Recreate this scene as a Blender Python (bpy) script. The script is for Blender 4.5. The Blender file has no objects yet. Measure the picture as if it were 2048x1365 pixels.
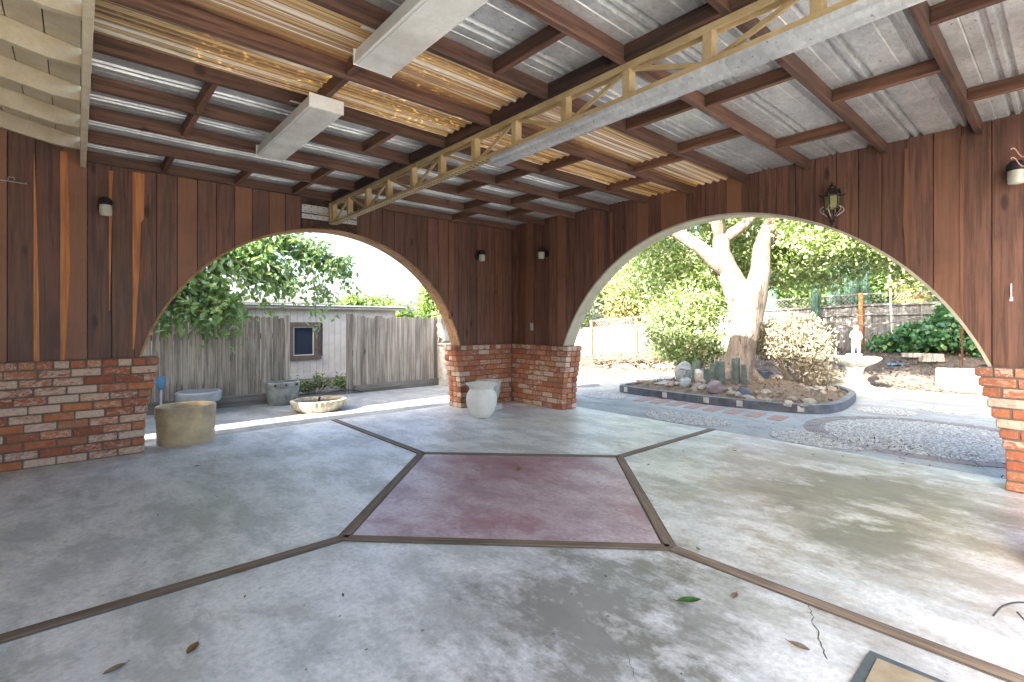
import bpy, bmesh, math, random
import numpy as np
from mathutils import Vector, Matrix, Euler
R = math.radians
random.seed(7); rng = np.random.default_rng(11)
SC = bpy.context.scene; COL = SC.collection

# ------------------------------------------------------------------ camera, sky, sun, exposure
cd = bpy.data.cameras.new('camera'); cam = bpy.data.objects.new('camera', cd); COL.objects.link(cam)
cam.location = (5.016, 5.710, 1.2); cam.rotation_euler = (R(90), 0, R(138.7))
cd.sensor_width = 36; cd.lens = 17.385; cd.shift_y = -0.0183; cd.clip_start = .03; cd.clip_end = 800
SC.camera = cam
SUN_EL, SUN_AZ = R(30), R(3)
sdir = Vector((math.cos(SUN_EL)*math.cos(SUN_AZ), math.cos(SUN_EL)*math.sin(SUN_AZ), math.sin(SUN_EL)))
w = bpy.data.worlds.new('World'); SC.world = w; w.use_nodes = True
nt = w.node_tree; bgn = nt.nodes['Background']
sky = nt.nodes.new('ShaderNodeTexSky'); sky.sky_type = 'NISHITA'; sky.sun_disc = False
sky.sun_elevation = SUN_EL; sky.sun_rotation = math.atan2(sdir.x, sdir.y)
sky.air_density = .8; sky.dust_density = 5.0; sky.ozone_density = .3
nt.links.new(sky.outputs[0], bgn.inputs[0]); bgn.inputs[1].default_value = .13
sl = bpy.data.lights.new('sun', 'SUN'); sl.energy = 4.6; sl.angle = R(.53); sl.color = (1, .955, .88)
so = bpy.data.objects.new('sun', sl); COL.objects.link(so)
so.rotation_euler = sdir.to_track_quat('Z', 'Y').to_euler()
SC.view_settings.view_transform = 'Standard'; SC.view_settings.look = 'None'
SC.view_settings.gamma = 1; SC.view_settings.exposure = 3.2
SC.render.engine = 'CYCLES'
cy = SC.cycles; cy.use_denoising = True; cy.max_bounces = 10; cy.diffuse_bounces = 6; cy.glossy_bounces = 4
cy.transmission_bounces = 4; cy.transparent_max_bounces = 12; cy.sample_clamp_indirect = 6; cy.caustics_reflective = False; cy.caustics_refractive = False

# ------------------------------------------------------------------ materials
def srgb(h):
    h = h.lstrip('#'); v = [int(h[i:i+2], 16)/255 for i in (0, 2, 4)]
    return tuple((c/12.92 if c <= .04045 else ((c+.055)/1.055)**2.4) for c in v) + (1,)
class Sh:
    """tiny node helper"""
    def __init__(s, name):
        s.m = bpy.data.materials.new(name); s.m.use_nodes = True; s.nt = s.m.node_tree
        s.bsdf = s.nt.nodes['Principled BSDF']; s.out = s.nt.nodes['Material Output']
        s.bsdf.inputs['Specular IOR Level'].default_value = .4
    def n(s, t, **k):
        n = s.nt.nodes.new('ShaderNode'+t)
        for a, v in k.items(): setattr(n, a, v)
        return n
    def put(s, sock, v):
        if isinstance(v, bpy.types.NodeSocket): s.nt.links.new(v, sock)
        elif v is not None: sock.default_value = v
    def set(s, **k):
        for a, v in k.items(): s.put(s.bsdf.inputs[a.replace('_', ' ')], v)
        return s
    def pos(s, scale=(1, 1, 1), obj=False, rnd=True):
        v = s.n('TexCoord').outputs['Object'] if obj else s.n('NewGeometry').outputs['Position']
        m = s.n('Mapping'); s.put(m.inputs[0], v); m.inputs[3].default_value = scale
        if not rnd: return m.outputs[0]
        a = s.n('VectorMath', operation='ADD'); s.put(a.inputs[0], m.outputs[0])
        o = s.n('ObjectInfo').outputs['Random']; x = s.n('VectorMath', operation='SCALE'); x.inputs[0].default_value = (37, 51, 23); s.put(x.inputs[3], o)
        s.put(a.inputs[1], x.outputs[0]); return a.outputs[0]
    def noise(s, vec, scale, detail=4, rough=.55, dist=0):
        n = s.n('TexNoise'); s.put(n.inputs['Vector'], vec); n.inputs['Scale'].default_value = scale
        n.inputs['Detail'].default_value = detail; n.inputs['Roughness'].default_value = rough; n.inputs['Distortion'].default_value = dist
        return n.outputs[0]
    def vor(s, vec, scale, feat='F1', out=0):
        n = s.n('TexVoronoi', feature=feat); s.put(n.inputs['Vector'], vec); n.inputs['Scale'].default_value = scale; return n.outputs[out]
    def ramp(s, fac, stops, interp='LINEAR'):
        n = s.n('ValToRGB'); n.color_ramp.interpolation = interp; e = n.color_ramp.elements
        while len(e) < len(stops): e.new(.5)
        for el, (p, c) in zip(e, stops):
            el.position = p; el.color = c if isinstance(c, tuple) and len(c) == 4 else ((c, c, c, 1) if not isinstance(c, tuple) else c+(1,))
        s.put(n.inputs[0], fac); return n.outputs[0]
    def mix(s, fac, a, b, mode='MIX'):
        n = s.n('Mix', data_type='RGBA', blend_type=mode); s.put(n.inputs[0], fac)
        s.put(n.inputs[6], a); s.put(n.inputs[7], b); return n.outputs[2]
    def math(s, op, a, b=None):
        n = s.n('Math', operation=op); s.put(n.inputs[0], a)
        if b is not None: s.put(n.inputs[1], b)
        return n.outputs[0]
    def rnd(s): return s.n('ObjectInfo').outputs['Random']
    def isl(s): return s.n('NewGeometry').outputs['Random Per Island']
    def bump(s, h, strength=.3, dist=.01):
        n = s.n('Bump'); n.inputs['Strength'].default_value = strength; n.inputs['Distance'].default_value = dist
        s.put(n.inputs['Height'], h); s.put(s.bsdf.inputs['Normal'], n.outputs[0]); return s
def wood(name, c1, c2, c3, axis=2, rough=.55, fine=46, var=.35, knots=True, bump=.25, spec=.35, vary=None, local=False):
    s = Sh(name); sc = [1, 1, 1]; sc[axis] = .05
    p = s.pos(tuple(sc), obj=local)
    g = s.noise(p, fine, 5, .65, .4); g2 = s.noise(p, 7, 3, .5, .8)
    col = s.ramp(g, [(.4, c1), (.58, c2)])
    col = s.mix(s.ramp(g2, [(.38, 0.), (.7, .55)]), col, c3)
    if knots:
        k = s.vor(s.pos((3.2, 3.2, 3.2) if axis != 2 else (5, 5, 1.7)), 1.0)
        col = s.mix(s.ramp(k, [(.0, .95), (.08, .7), (.13, 0.)]), col, tuple(x*.35 for x in c1[:3])+(1,))
    b = s.math('MULTIPLY_ADD', s.rnd(), var*2); s.nt.nodes[-1].inputs[2].default_value = 1-var
    hs = s.n('HueSaturation'); s.put(hs.inputs['Color'], col); s.put(hs.inputs['Value'], b)
    col = hs.outputs[0]
    if vary: col = s.mix(s.ramp(s.math('FRACT', s.math('MULTIPLY', s.rnd(), 7.13)), [(.62, 0.), (.9, .75)]), col, vary)
    d = s.noise(s.pos((1, 1, 1), rnd=False), 1.6, 5, .6)
    col = s.mix(s.ramp(d, [(.52, 0.), (.78, .45)]), col, tuple(x*.4 for x in c1[:3])+(1,))
    s.set(Base_Color=col, Roughness=s.ramp(g, [(.2, rough-.08), (.8, rough+.15)])); s.bsdf.inputs['Specular IOR Level'].default_value = spec
    s.bump(g, bump, .004); return s.m
def plain(name, c, rough=.6, metal=0, nscale=9, amp=.25, dark=None, bump=.15, obj=False, spec=.4, fine=60):
    s = Sh(name); p = s.pos(obj=obj); n = s.noise(p, nscale, 5, .6); f = s.noise(p, fine, 3, .6)
    d = dark or tuple(x*(1-amp*1.6) for x in c[:3])+(1,)
    col = s.mix(s.ramp(n, [(.35, 0.), (.72, 1.)]), c, d)
    col = s.mix(s.ramp(f, [(.4, 0.), (.8, .35)]), col, tuple(x*.6 for x in c[:3])+(1,))
    s.set(Base_Color=col, Roughness=s.ramp(n, [(.3, max(.05, rough-.1)), (.7, min(1, rough+.1))]), Metallic=metal)
    s.bsdf.inputs['Specular IOR Level'].default_value = spec
    s.bump(f, bump, .006); return s.m
M = {}
M['plank'] = wood('stained_redwood', srgb('#533a2f'), srgb('#775344'), srgb('#5a4136'), 2, .5, 40, .2, vary=srgb('#8e6349'))
M['sap'] = wood('sapwood', srgb('#a8683c'), srgb('#cc8a55'), srgb('#a96a3e'), 2, .6, 40, .1, False)
M['rafter'] = wood('rafter_wood', srgb('#48342a'), srgb('#705040'), srgb('#3c2c25'), 0, .6, 40, .25)
M['block'] = wood('blocking_wood', srgb('#523a2c'), srgb('#7d5640'), srgb('#483329'), 1, .6, 40, .3)
M['tar'] = plain('black_tar', srgb('#1d1917'), .6, 0, 30, .3, None, .5)
M['rot'] = wood('water_stained_wood', srgb('#2c221d'), srgb('#5a4034'), srgb('#1b1714'), 1, .75, 30, .3)
M['cream'] = plain('cream_paint', srgb('#d9cbb0'), .5, 0, 6, .1, srgb('#c4b393'), .08)
M['trimL'] = wood('tan_arch_trim', srgb('#8a6a4c'), srgb('#ab8662'), srgb('#7a5c44'), 0, .6, 20, .1, False)
M['trimR'] = plain('pale_arch_trim', srgb('#bdb7a2'), .55, 0, 8, .15)
M['truss'] = plain('tan_enamel', srgb('#c3ac82'), .42, 0, 7, .12, srgb('#a68c62'), .06)
M['white_metal'] = plain('white_enamel', srgb('#e6e4de'), .45, 0, 5, .12, srgb('#cfcabd'), .05)
M['diffuser'] = plain('dirty_diffuser', srgb('#e2e0d8'), .4, 0, 4, .2, srgb('#b5b0a4'), .1)
M['dark_iron'] = plain('dark_iron', srgb('#3a342e'), .55, .6, 30, .3)
M['black'] = plain('black_plastic', srgb('#232323'), .5, 0, 20, .2)
M['mortar'] = plain('mortar', srgb('#6f6459'), .9, 0, 25, .2, None, .4)
M['wire'] = plain('copper_wire', srgb('#c08a78'), .4, .6, 20, .2)
M['steel_wire'] = plain('pale_wire', srgb('#b7b0a6'), .4, .5, 20, .2)
# galvanised sheet: spangle
s = Sh('galvanised_sheet'); p = s.pos(rnd=False)
v = s.vor(s.pos((30, 55, 40), rnd=False), 1, 'F1', 1); n = s.noise(p, 2.2, 4, .6); f = s.noise(s.pos((3, 30, 30), rnd=False), 1.0, 3)
bw = s.n('RGBToBW'); s.put(bw.inputs[0], v); fl = s.noise(s.pos((26, 60, 60), rnd=False), 1, 2)
col = s.mix(s.ramp(n, [(.35, 0.), (.7, 1.)]), srgb('#dcdcd8'), srgb('#b4b5b4'))
col = s.mix(.3, col, s.ramp(bw.outputs[0], [(.2, .45), (.8, 1.)]), 'MULTIPLY'); col = s.mix(s.ramp(fl, [(.66, 0.), (.72, .7)]), col, srgb('#6b6862')); rs = s.noise(s.pos((.6, 14, 14), rnd=False), 1.6, 4, .7)
col = s.mix(s.ramp(rs, [(.66, 0.), (.8, .4)]), col, srgb('#5d4c3f'))
s.set(Base_Color=col, Metallic=.65, Roughness=s.ramp(f, [(.2, .36), (.8, .56)])); s.bump(n, .15, .02); M['galv'] = s.m
# amber fibreglass: translucent, pinholed
s = Sh('amber_fibreglass'); p = s.pos(rnd=False); n = s.noise(p, 3, 4, .6)
st = s.noise(s.pos((.12, 24, .1), rnd=False), 1.0, 3, .6)
col = s.ramp(st, [(.34, srgb('#4c3428')), (.42, srgb('#7d603e')), (.47, srgb('#b39d70')), (.52, srgb('#634431')), (.57, srgb('#c4beb0')), (.64, srgb('#7d5f3a'))])
tr = s.n('BsdfTranslucent'); s.put(tr.inputs[0], s.mix(.5, col, srgb('#d99a48')))
s.set(Base_Color=col, Roughness=.4)
mx = s.n('MixShader'); mx.inputs[0].default_value = .022; s.nt.links.new(s.bsdf.outputs[0], mx.inputs[1]); s.nt.links.new(tr.outputs[0], mx.inputs[2])
sp = s.noise(s.pos((30, 90, 60), rnd=False), 1, 3, .6); cl = s.noise(p, 1.1, 2, .5)
hole = s.math('MULTIPLY', s.ramp(sp, [(.58, 0.), (.66, 1.)]), s.ramp(cl, [(.40, 0.), (.56, 1.)]))
tp = s.n('BsdfTranslucent'); tp.inputs[0].default_value = srgb('#f0c060'); m2 = s.n('MixShader'); s.put(m2.inputs[0], s.math('MULTIPLY', hole, .15))
s.nt.links.new(mx.outputs[0], m2.inputs[1]); s.nt.links.new(tp.outputs[0], m2.inputs[2]); s.nt.links.new(m2.outputs[0], s.out.inputs[0]); M['amber'] = s.m
# concrete floor, trowelled and stained
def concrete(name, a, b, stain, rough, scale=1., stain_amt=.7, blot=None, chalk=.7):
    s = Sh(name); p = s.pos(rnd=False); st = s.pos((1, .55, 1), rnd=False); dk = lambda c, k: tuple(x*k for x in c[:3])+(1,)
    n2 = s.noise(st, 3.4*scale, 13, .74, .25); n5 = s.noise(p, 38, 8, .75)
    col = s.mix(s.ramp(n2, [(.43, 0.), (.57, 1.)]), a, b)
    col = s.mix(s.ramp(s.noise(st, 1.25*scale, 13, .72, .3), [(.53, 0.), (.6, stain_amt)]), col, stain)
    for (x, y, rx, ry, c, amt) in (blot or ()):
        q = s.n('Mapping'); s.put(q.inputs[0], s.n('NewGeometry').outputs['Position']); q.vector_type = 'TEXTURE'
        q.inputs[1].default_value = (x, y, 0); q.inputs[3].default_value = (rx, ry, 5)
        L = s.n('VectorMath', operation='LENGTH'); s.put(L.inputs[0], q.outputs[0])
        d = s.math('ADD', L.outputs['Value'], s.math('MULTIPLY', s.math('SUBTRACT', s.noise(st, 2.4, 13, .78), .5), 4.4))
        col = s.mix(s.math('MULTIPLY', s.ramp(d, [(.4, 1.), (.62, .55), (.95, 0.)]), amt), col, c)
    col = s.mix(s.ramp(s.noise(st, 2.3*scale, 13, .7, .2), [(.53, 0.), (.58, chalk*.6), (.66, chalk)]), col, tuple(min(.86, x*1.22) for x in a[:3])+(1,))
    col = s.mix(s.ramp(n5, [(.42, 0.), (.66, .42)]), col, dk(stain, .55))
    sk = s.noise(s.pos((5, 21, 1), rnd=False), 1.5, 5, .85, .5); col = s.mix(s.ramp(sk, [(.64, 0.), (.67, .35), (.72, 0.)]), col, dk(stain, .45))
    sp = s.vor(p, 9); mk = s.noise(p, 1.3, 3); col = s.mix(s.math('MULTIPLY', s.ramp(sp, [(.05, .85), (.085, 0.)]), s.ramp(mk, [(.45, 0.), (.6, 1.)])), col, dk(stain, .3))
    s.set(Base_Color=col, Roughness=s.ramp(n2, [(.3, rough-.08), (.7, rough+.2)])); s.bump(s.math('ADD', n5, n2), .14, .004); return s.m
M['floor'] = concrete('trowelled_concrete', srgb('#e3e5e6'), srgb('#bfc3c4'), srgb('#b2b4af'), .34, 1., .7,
    [(.9, 4.6, 2.2, 1.7, srgb('#a29b92'), .85), (.9, 4.7, 1.0, .7, srgb('#79756d'), .7), (3.5, 4.35, .8, .6, srgb('#7d7c76'), .85), (3.1, 4.75, .5, .35, srgb('#6d6a60'), .6), (1.7, 4.95, .5, .3, srgb('#6f6e66'), .6), (.7, 1.5, .9, .7, srgb('#c4bfb2'), .5)])  # pale left, stained right; contrast deepened in colour to offset the uneven light
M['red_floor'] = concrete('red_oxide_concrete', srgb('#c2b1b7'), srgb('#ab959d'), srgb('#a57a82'), .4, 1.2, .7, [(2.2, 2.5, .75, .75, srgb('#9a626a'), .4)])
M['outer_concrete'] = concrete('weathered_concrete', srgb('#a9abaa'), srgb('#959898'), srgb('#868782'), .8, .7, .6)
M['divider'] = wood('weathered_divider', srgb('#6f6052'), srgb('#958473'), srgb('#4c4037'), 0, .75, 50, .15, False, local=True)
M['crack'] = plain('crack_line', srgb('#5d5b55'), .9)
# used brick
s = Sh('used_brick'); o = s.pos(obj=True); r = s.rnd()
col = s.ramp(r, [(.0, srgb('#8a503c')), (.3, srgb('#a26348')), (.55, srgb('#b67852')), (.8, srgb('#925c46')), (1., srgb('#a8785a'))])
n = s.noise(o, 22, 5, .65); col = s.mix(s.ramp(n, [(.4, 0.), (.75, .5)]), col, srgb('#6e3226'))
r2 = s.math('FRACT', s.math('MULTIPLY', r, 13.7)); thr = s.ramp(r2, [(.0, .02), (.5, .14), (.72, .22), (.86, .3), (1., .37)])
wn = s.noise(s.pos((16, 30, 34), obj=True), 1.0, 5, .75, 1.2); wm = s.ramp(s.math('ADD', wn, thr), [(.64, 0.), (.8, .85)])
col = s.mix(wm, col, s.mix(s.noise(o, 60, 3), srgb('#d6cbbb'), srgb('#a98a78')))
s.set(Base_Color=col, Roughness=.85); s.bump(s.math('ADD', n, wn), .5, .006); M['brick'] = s.m
# stone-like stuff
M['white_stone'] = plain('white_cast_stone', srgb('#bfbdb5'), .7, 0, 9, .2, srgb('#8a867a'), .3)
M['urn'] = plain('pale_glazed_urn', srgb('#d8d8d1'), .42, 0, 4, .08, srgb('#c2c3ba'), .05)
M['tan_pot'] = plain('ochre_cast_pot', srgb('#c3b08c'), .85, 0, 5, .3, srgb('#8d8270'), .5)
M['grey_stone'] = plain('grey_cast_stone', srgb('#9ea4a2'), .85, 0, 8, .2, srgb('#747a78'), .4)
M['blue_stone'] = plain('pale_blue_grey_stone', srgb('#a9b0b4'), .8, 0, 8, .15, None, .3)
M['fount'] = plain('tan_fluted_stone', srgb('#cdc4b0'), .85, 0, 12, .3, srgb('#8c7c60'), .4)
M['kerb'] = plain('painted_black_kerb', srgb('#41464d'), .7, 0, 8, .3, srgb('#666b71'), .3)
M['kerb_top'] = plain('worn_kerb_top', srgb('#75787a'), .8, 0, 9, .2)
M['soil'] = plain('leafy_soil', srgb('#7a6b5c'), .95, 0, 9, .4, srgb('#54473b'), 1., fine=35)
M['mulch'] = plain('mulch_ground', srgb('#665d54'), .95, 0, 3.5, .35, srgb('#453f39'), 1., fine=22)
M['pebble'] = None
s = Sh('pebbles'); col = s.ramp(s.isl(), [(.0, srgb('#868889')), (.3, srgb('#a2a4a1')), (.55, srgb('#c0bfb9')), (.75, srgb('#959089')), (1., srgb('#d0cfca'))]); s.set(Base_Color=col, Roughness=.6); M['pebble'] = s.m
s = Sh('rock_mixed'); p = s.pos(obj=True); col = s.mix(s.noise(p, 9, 5, .6), s.ramp(s.rnd(), [(0., srgb('#777b80')), (.35, srgb('#a8a298')), (.7, srgb('#978878')), (1., srgb('#c2beb4'))]), srgb('#6f675c')); s.set(Base_Color=col, Roughness=.85); s.bump(s.noise(p, 30, 4), .6, .01); M['rock'] = s.m
M['rock_pink'] = plain('mauve_rock', srgb('#83797b'), .85, 0, 10, .3, srgb('#6f6266'), .6, True)
M['rock_dark'] = plain('slate_rock', srgb('#4f5a66'), .8, 0, 10, .3, srgb('#383f48'), .6, True)
M['paver'] = plain('pink_paver', srgb('#a08880'), .8, 0, 9, .2, srgb('#957d76'), .2)
M['border'] = plain('mauve_border_brick', srgb('#928a89'), .85, 0, 9, .2, None, .3)
M['tile'] = plain('tan_slate_tile', srgb('#b3a58c'), .6, 0, 6, .3, srgb('#8d7a62'), .3)
M['tile_b'] = plain('grey_tile_border', srgb('#5e6a70'), .55, 0, 9, .2)
M['fence'] = wood('weathered_fence', srgb('#8d847a'), srgb('#c0b7ac'), srgb('#5c5753'), 2, .85, 30, .32, True, .6, .2)
M['fence2'] = wood('grey_fence_boards', srgb('#6b6965'), srgb('#8a8782'), srgb('#565553'), 2, .85, 22, .2, True, .4, .2)
M['kick'] = wood('grey_kickboard', srgb('#6c6a66'), srgb('#8e8b84'), srgb('#55524e'), 0, .85, 26, .2, False, .5, .2)
M['post'] = wood('orange_post', srgb('#a8683a'), srgb('#c98450'), srgb('#8e5a38'), 2, .7, 26, .15, False)
M['siding'] = plain('pale_shed_paint', srgb('#d2cac0'), .6, 0, 4, .08, srgb('#bab2aa'), .1)
M['shed_roof'] = plain('shed_roofing', srgb('#59646b'), .7, 0, 6, .2)
M['brown_frame'] = plain('brown_frame', srgb('#6d5e54'), .7, 0, 12, .2)
s = Sh('window_glass'); s.set(Base_Color=srgb('#1e2c3c'), Roughness=.08); s.bsdf.inputs['Specular IOR Level'].default_value = .6; M['glass'] = s.m
s = Sh('jar_glass'); s.set(Base_Color=srgb('#e0dccb'), Roughness=.2, Transmission_Weight=.35); s.bump(s.noise(s.pos((3, 3, 90), rnd=False), 1, 2), .4, .01); M['jar'] = s.m
s = Sh('amber_glass'); s.set(Base_Color=srgb('#a49e6a'), Roughness=.2, Transmission_Weight=.5); M['lglass'] = s.m
M['blue'] = plain('blue_plastic', srgb('#5f93bd'), .45)
M['pvc'] = plain('white_pvc', srgb('#cfd2d6'), .4)
M['hose'] = plain('dark_hose', srgb('#3b4145'), .5)
def leafmat(name, cs, trans=.35, rough=.45, spec=.5, tcol=None):
    s = Sh(name); k = s.isl(); n = len(cs)
    col = s.ramp(k, [(i/max(1, n-1), c) for i, c in enumerate(cs)])
    big = s.noise(s.pos(rnd=False), 1.3, 3, .5); col = s.mix(s.ramp(big, [(.35, 0.), (.7, .45)]), col, tuple(x*.55 for x in cs[0][:3])+(1,))
    s.set(Base_Color=col, Roughness=rough); s.bsdf.inputs['Specular IOR Level'].default_value = spec
    t = s.n('BsdfTranslucent'); s.put(t.inputs[0], s.mix(.5, col, tcol or srgb('#a8c040')))
    mx = s.n('MixShader'); mx.inputs[0].default_value = trans; s.nt.links.new(s.bsdf.outputs[0], mx.inputs[1]); s.nt.links.new(t.outputs[0], mx.inputs[2])
    s.nt.links.new(mx.outputs[0], s.out.inputs[0]); return s.m
M['leaf_big'] = leafmat('mulberry_leaf', [srgb('#5a7f58'), srgb('#7a9d6c'), srgb('#9cb67a'), srgb('#7ba388'), srgb('#bccb9c')], .55)
M['leaf_oak'] = leafmat('tree_leaf', [srgb('#526838'), srgb('#708a4a'), srgb('#8ea361'), srgb('#aab683'), srgb('#c9ceb4')], .3, .3, .8)
M['leaf_bg'] = leafmat('background_leaf', [srgb('#44602f'), srgb('#5f7d40'), srgb('#80965a')], .3)
M['leaf_dark'] = leafmat('dark_evergreen_leaf', [srgb('#34512f'), srgb('#466a40'), srgb('#5d7d52')], .25)
M['leaf_yel'] = leafmat('yellowing_leaf', [srgb('#77704a'), srgb('#978a5c'), srgb('#869060'), srgb('#a8966c')], .3)
M['leaf_pale'] = leafmat('variegated_leaf', [srgb('#a89f88'), srgb('#c6bda8'), srgb('#6e6848'), srgb('#b5aa90'), srgb('#5f5a3c')], .2, .5, .4, srgb('#d4cbb4'))
M['leaf_ivy'] = leafmat('ivy_leaf', [srgb('#2f5a3c'), srgb('#447a50'), srgb('#5f9168'), srgb('#8bab6a')], .2, .35, .6)
M['leaf_palm'] = leafmat('palm_leaf', [srgb('#6f8a34'), srgb('#94a848'), srgb('#b8bd6a')], .3)
M['leaf_dry'] = leafmat('dry_frond', [srgb('#a5855a'), srgb('#c0a478'), srgb('#8c6c48')], .3, .6, .3, srgb('#d0a870'))
M['litter'] = leafmat('leaf_litter', [srgb('#63554a'), srgb('#80715e'), srgb('#4b4138'), srgb('#a0917a')], .1, .7, .2, srgb('#b09878'))
M['bark'] = None
s = Sh('pale_bark'); p = s.pos((1, 1, .35), rnd=False); n = s.noise(p, 14, 6, .65, .6); g = s.noise(p, 3, 4, .6)
col = s.mix(s.ramp(n, [(.35, 0.), (.7, 1.)]), srgb('#85796c'), srgb('#5c5148')); col = s.mix(s.ramp(g, [(.5, 0.), (.75, .7)]), col, srgb('#40362e')); fz = s.noise(s.pos((1, 1, .18), rnd=False), 24, 5, .7, .8); col = s.mix(s.ramp(fz, [(.55, 0.), (.66, .9)]), col, srgb('#241e19')); s.set(Base_Color=col, Roughness=.9); s.bump(s.math('SUBTRACT', n, fz), .8, .03); M['bark'] = s.m
M['branch'] = plain('grey_branch', srgb('#8d857b'), .85, 0, 20, .3)
M['cactus'] = plain('green_cactus', srgb('#3a5645'), .7, 0, 8, .25, srgb('#2a4034'), .3)
M['log'] = plain('grey_green_log', srgb('#59655d'), .8, 0, 10, .3, srgb('#3c463f'), .5)
M['brown_leaf'] = plain('dry_brown_leaf', srgb('#8a5f38'), .7, 0, 30, .3)
M['tan_leaf'] = plain('pale_dry_leaf', srgb('#8d7b66'), .7, 0, 30, .3)
M['green_leaf'] = plain('fresh_green_leaf', srgb('#3f6a30'), .5, 0, 30, .3)
M['stucco'] = plain('cream_stucco', srgb('#e6e0d3'), .9, 0, 12, .1)
M['roofing'] = plain('brown_shingle', srgb('#6d5d52'), .9, 0, 12, .2)

# ------------------------------------------------------------------ geometry helpers
class MB:
    def __init__(s): s.v = []; s.f = []
    def add(s, vs, fs):
        o = len(s.v); s.v += [tuple(v) for v in vs]; s.f += [tuple(i+o for i in f) for f in fs]; return s
    def box(s, x0, x1, y0, y1, z0, z1):
        return s.add([(x0,y0,z0),(x1,y0,z0),(x1,y1,z0),(x0,y1,z0),(x0,y0,z1),(x1,y0,z1),(x1,y1,z1),(x0,y1,z1)],
                     [(0,3,2,1),(4,5,6,7),(0,1,5,4),(1,2,6,5),(2,3,7,6),(3,0,4,7)])
    def bar(s, a, b, wd, ht, up=(0, 0, 1)):
        a, b = Vector(a), Vector(b); d = (b-a).normalized(); u = Vector(up); x = d.cross(u)
        if x.length < 1e-4: x = d.cross(Vector((1, 0, 0)))
        x.normalize(); y = x.cross(d).normalized(); q = []
        for p in (a, b):
            for i, j in ((-1,-1),(1,-1),(1,1),(-1,1)): q.append(p+x*(wd/2*i)+y*(ht/2*j))
        return s.add(q, [(0,1,2,3),(7,6,5,4),(0,4,5,1),(1,5,6,2),(2,6,7,3),(3,7,4,0)])
    def prism(s, poly, axis, t0, t1):
        """poly in two coords; extruded along third. axis: 'x','y','z'"""
        n = len(poly); m = {'x': lambda p, t: (t, p[0], p[1]), 'y': lambda p, t: (p[0], t, p[1]), 'z': lambda p, t: (p[0], p[1], t)}[axis]
        vs = [m(p, t0) for p in poly]+[m(p, t1) for p in poly]
        return s.add(vs, [tuple(range(n-1, -1, -1)), tuple(range(n, 2*n))]+[(i, (i+1) % n, n+(i+1) % n, n+i) for i in range(n)])
    def tube(s, pts, rad, seg=8, cap=True, jit=0):
        pts = [Vector(p) for p in pts]; n = len(pts); rad = rad if hasattr(rad, '__len__') else [rad]*n; o = len(s.v); pu = None
        for i, p in enumerate(pts):
            d = (pts[min(i+1, n-1)]-pts[max(i-1, 0)]).normalized()
            if pu is None: pu = d.cross(Vector((.3, .5, .81))); pu.normalize()
            pu = (pu-d*pu.dot(d)).normalized(); v = d.cross(pu)
            for k in range(seg):
                a = 2*math.pi*k/seg; r = rad[i]*(1+(random.uniform(-jit, jit) if jit else 0)); s.v.append(tuple(p+pu*(r*math.cos(a))+v*(r*math.sin(a))))
        for i in range(n-1):
            for k in range(seg):
                a = o+i*seg+k; b = o+i*seg+(k+1) % seg; s.f.append((a, b, b+seg, a+seg))
        if cap: s.f.append(tuple(o+k for k in range(seg-1, -1, -1))); s.f.append(tuple(o+(n-1)*seg+k for k in range(seg)))
        return s
    def lathe(s, prof, c=(0, 0, 0), seg=32, sx=1, sy=1, flute=0, nfl=0, sq=2.):
        o = len(s.v); n = len(prof)
        for r, z in prof:
            for k in range(seg):
                a = 2*math.pi*k/seg; rr = r*(1+(flute*math.cos(nfl*a) if nfl else 0)); ca, sa = math.cos(a), math.sin(a)
                if sq != 2.: q = (abs(ca)**sq+abs(sa)**sq)**(-1/sq); rr *= q
                s.v.append((c[0]+rr*ca*sx, c[1]+rr*sa*sy, c[2]+z))
        for i in range(n-1):
            for k in range(seg):
                a = o+i*seg+k; b = o+i*seg+(k+1) % seg; s.f.append((a, b, b+seg, a+seg))
        s.f.append(tuple(o+k for k in range(seg-1, -1, -1))); s.f.append(tuple(o+(n-1)*seg+k for k in range(seg))); return s
    def mesh(s, name):
        me = bpy.data.meshes.new(name); me.from_pydata(s.v, [], s.f); me.update(); return me
    def build(s, name, mat, parent=None, smooth=False, bevel=0, auto=None):
        me = s.mesh(name); bm = bmesh.new(); bm.from_mesh(me); bmesh.ops.recalc_face_normals(bm, faces=bm.faces)
        if bevel: bmesh.ops.bevel(bm, geom=list(bm.edges), offset=bevel, segments=1, affect='EDGES', clamp_overlap=True)
        bm.to_mesh(me); bm.free(); return obj(name, me, mat, parent, smooth)
def obj(name, me, mat, parent=None, smooth=False):
    if mat is not None:
        me.materials.clear(); me.materials.append(mat if not isinstance(mat, str) else M[mat])
    if smooth: me.polygons.foreach_set('use_smooth', [True]*len(me.polygons)); me.update()
    if smooth == 'auto':
        try: me.set_sharp_from_angle(angle=R(38))
        except Exception: pass
    o = bpy.data.objects.new(name, me); COL.objects.link(o); o.parent = parent; return o
def tag(o, label=None, cat=None, group=None, kind=None):
    if label: o['label'] = label
    if cat: o['category'] = cat
    if group: o['group'] = group
    if kind: o['kind'] = kind
    return o
def thing(name, label, cat, group=None, loc=(0, 0, 0)):
    o = bpy.data.objects.new(name, None); COL.objects.link(o); o.location = loc; o.empty_display_size = .1
    return tag(o, label, cat, group)
def struct(o): o['kind'] = 'structure'; return o
def quick(name, mat, parent, fn, **k):
    b = MB(); fn(b); return b.build(name, mat, parent, **k)
def box(name, mat, parent, *a, bevel=0): return MB().box(*a).build(name, mat, parent, bevel=bevel)
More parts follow.
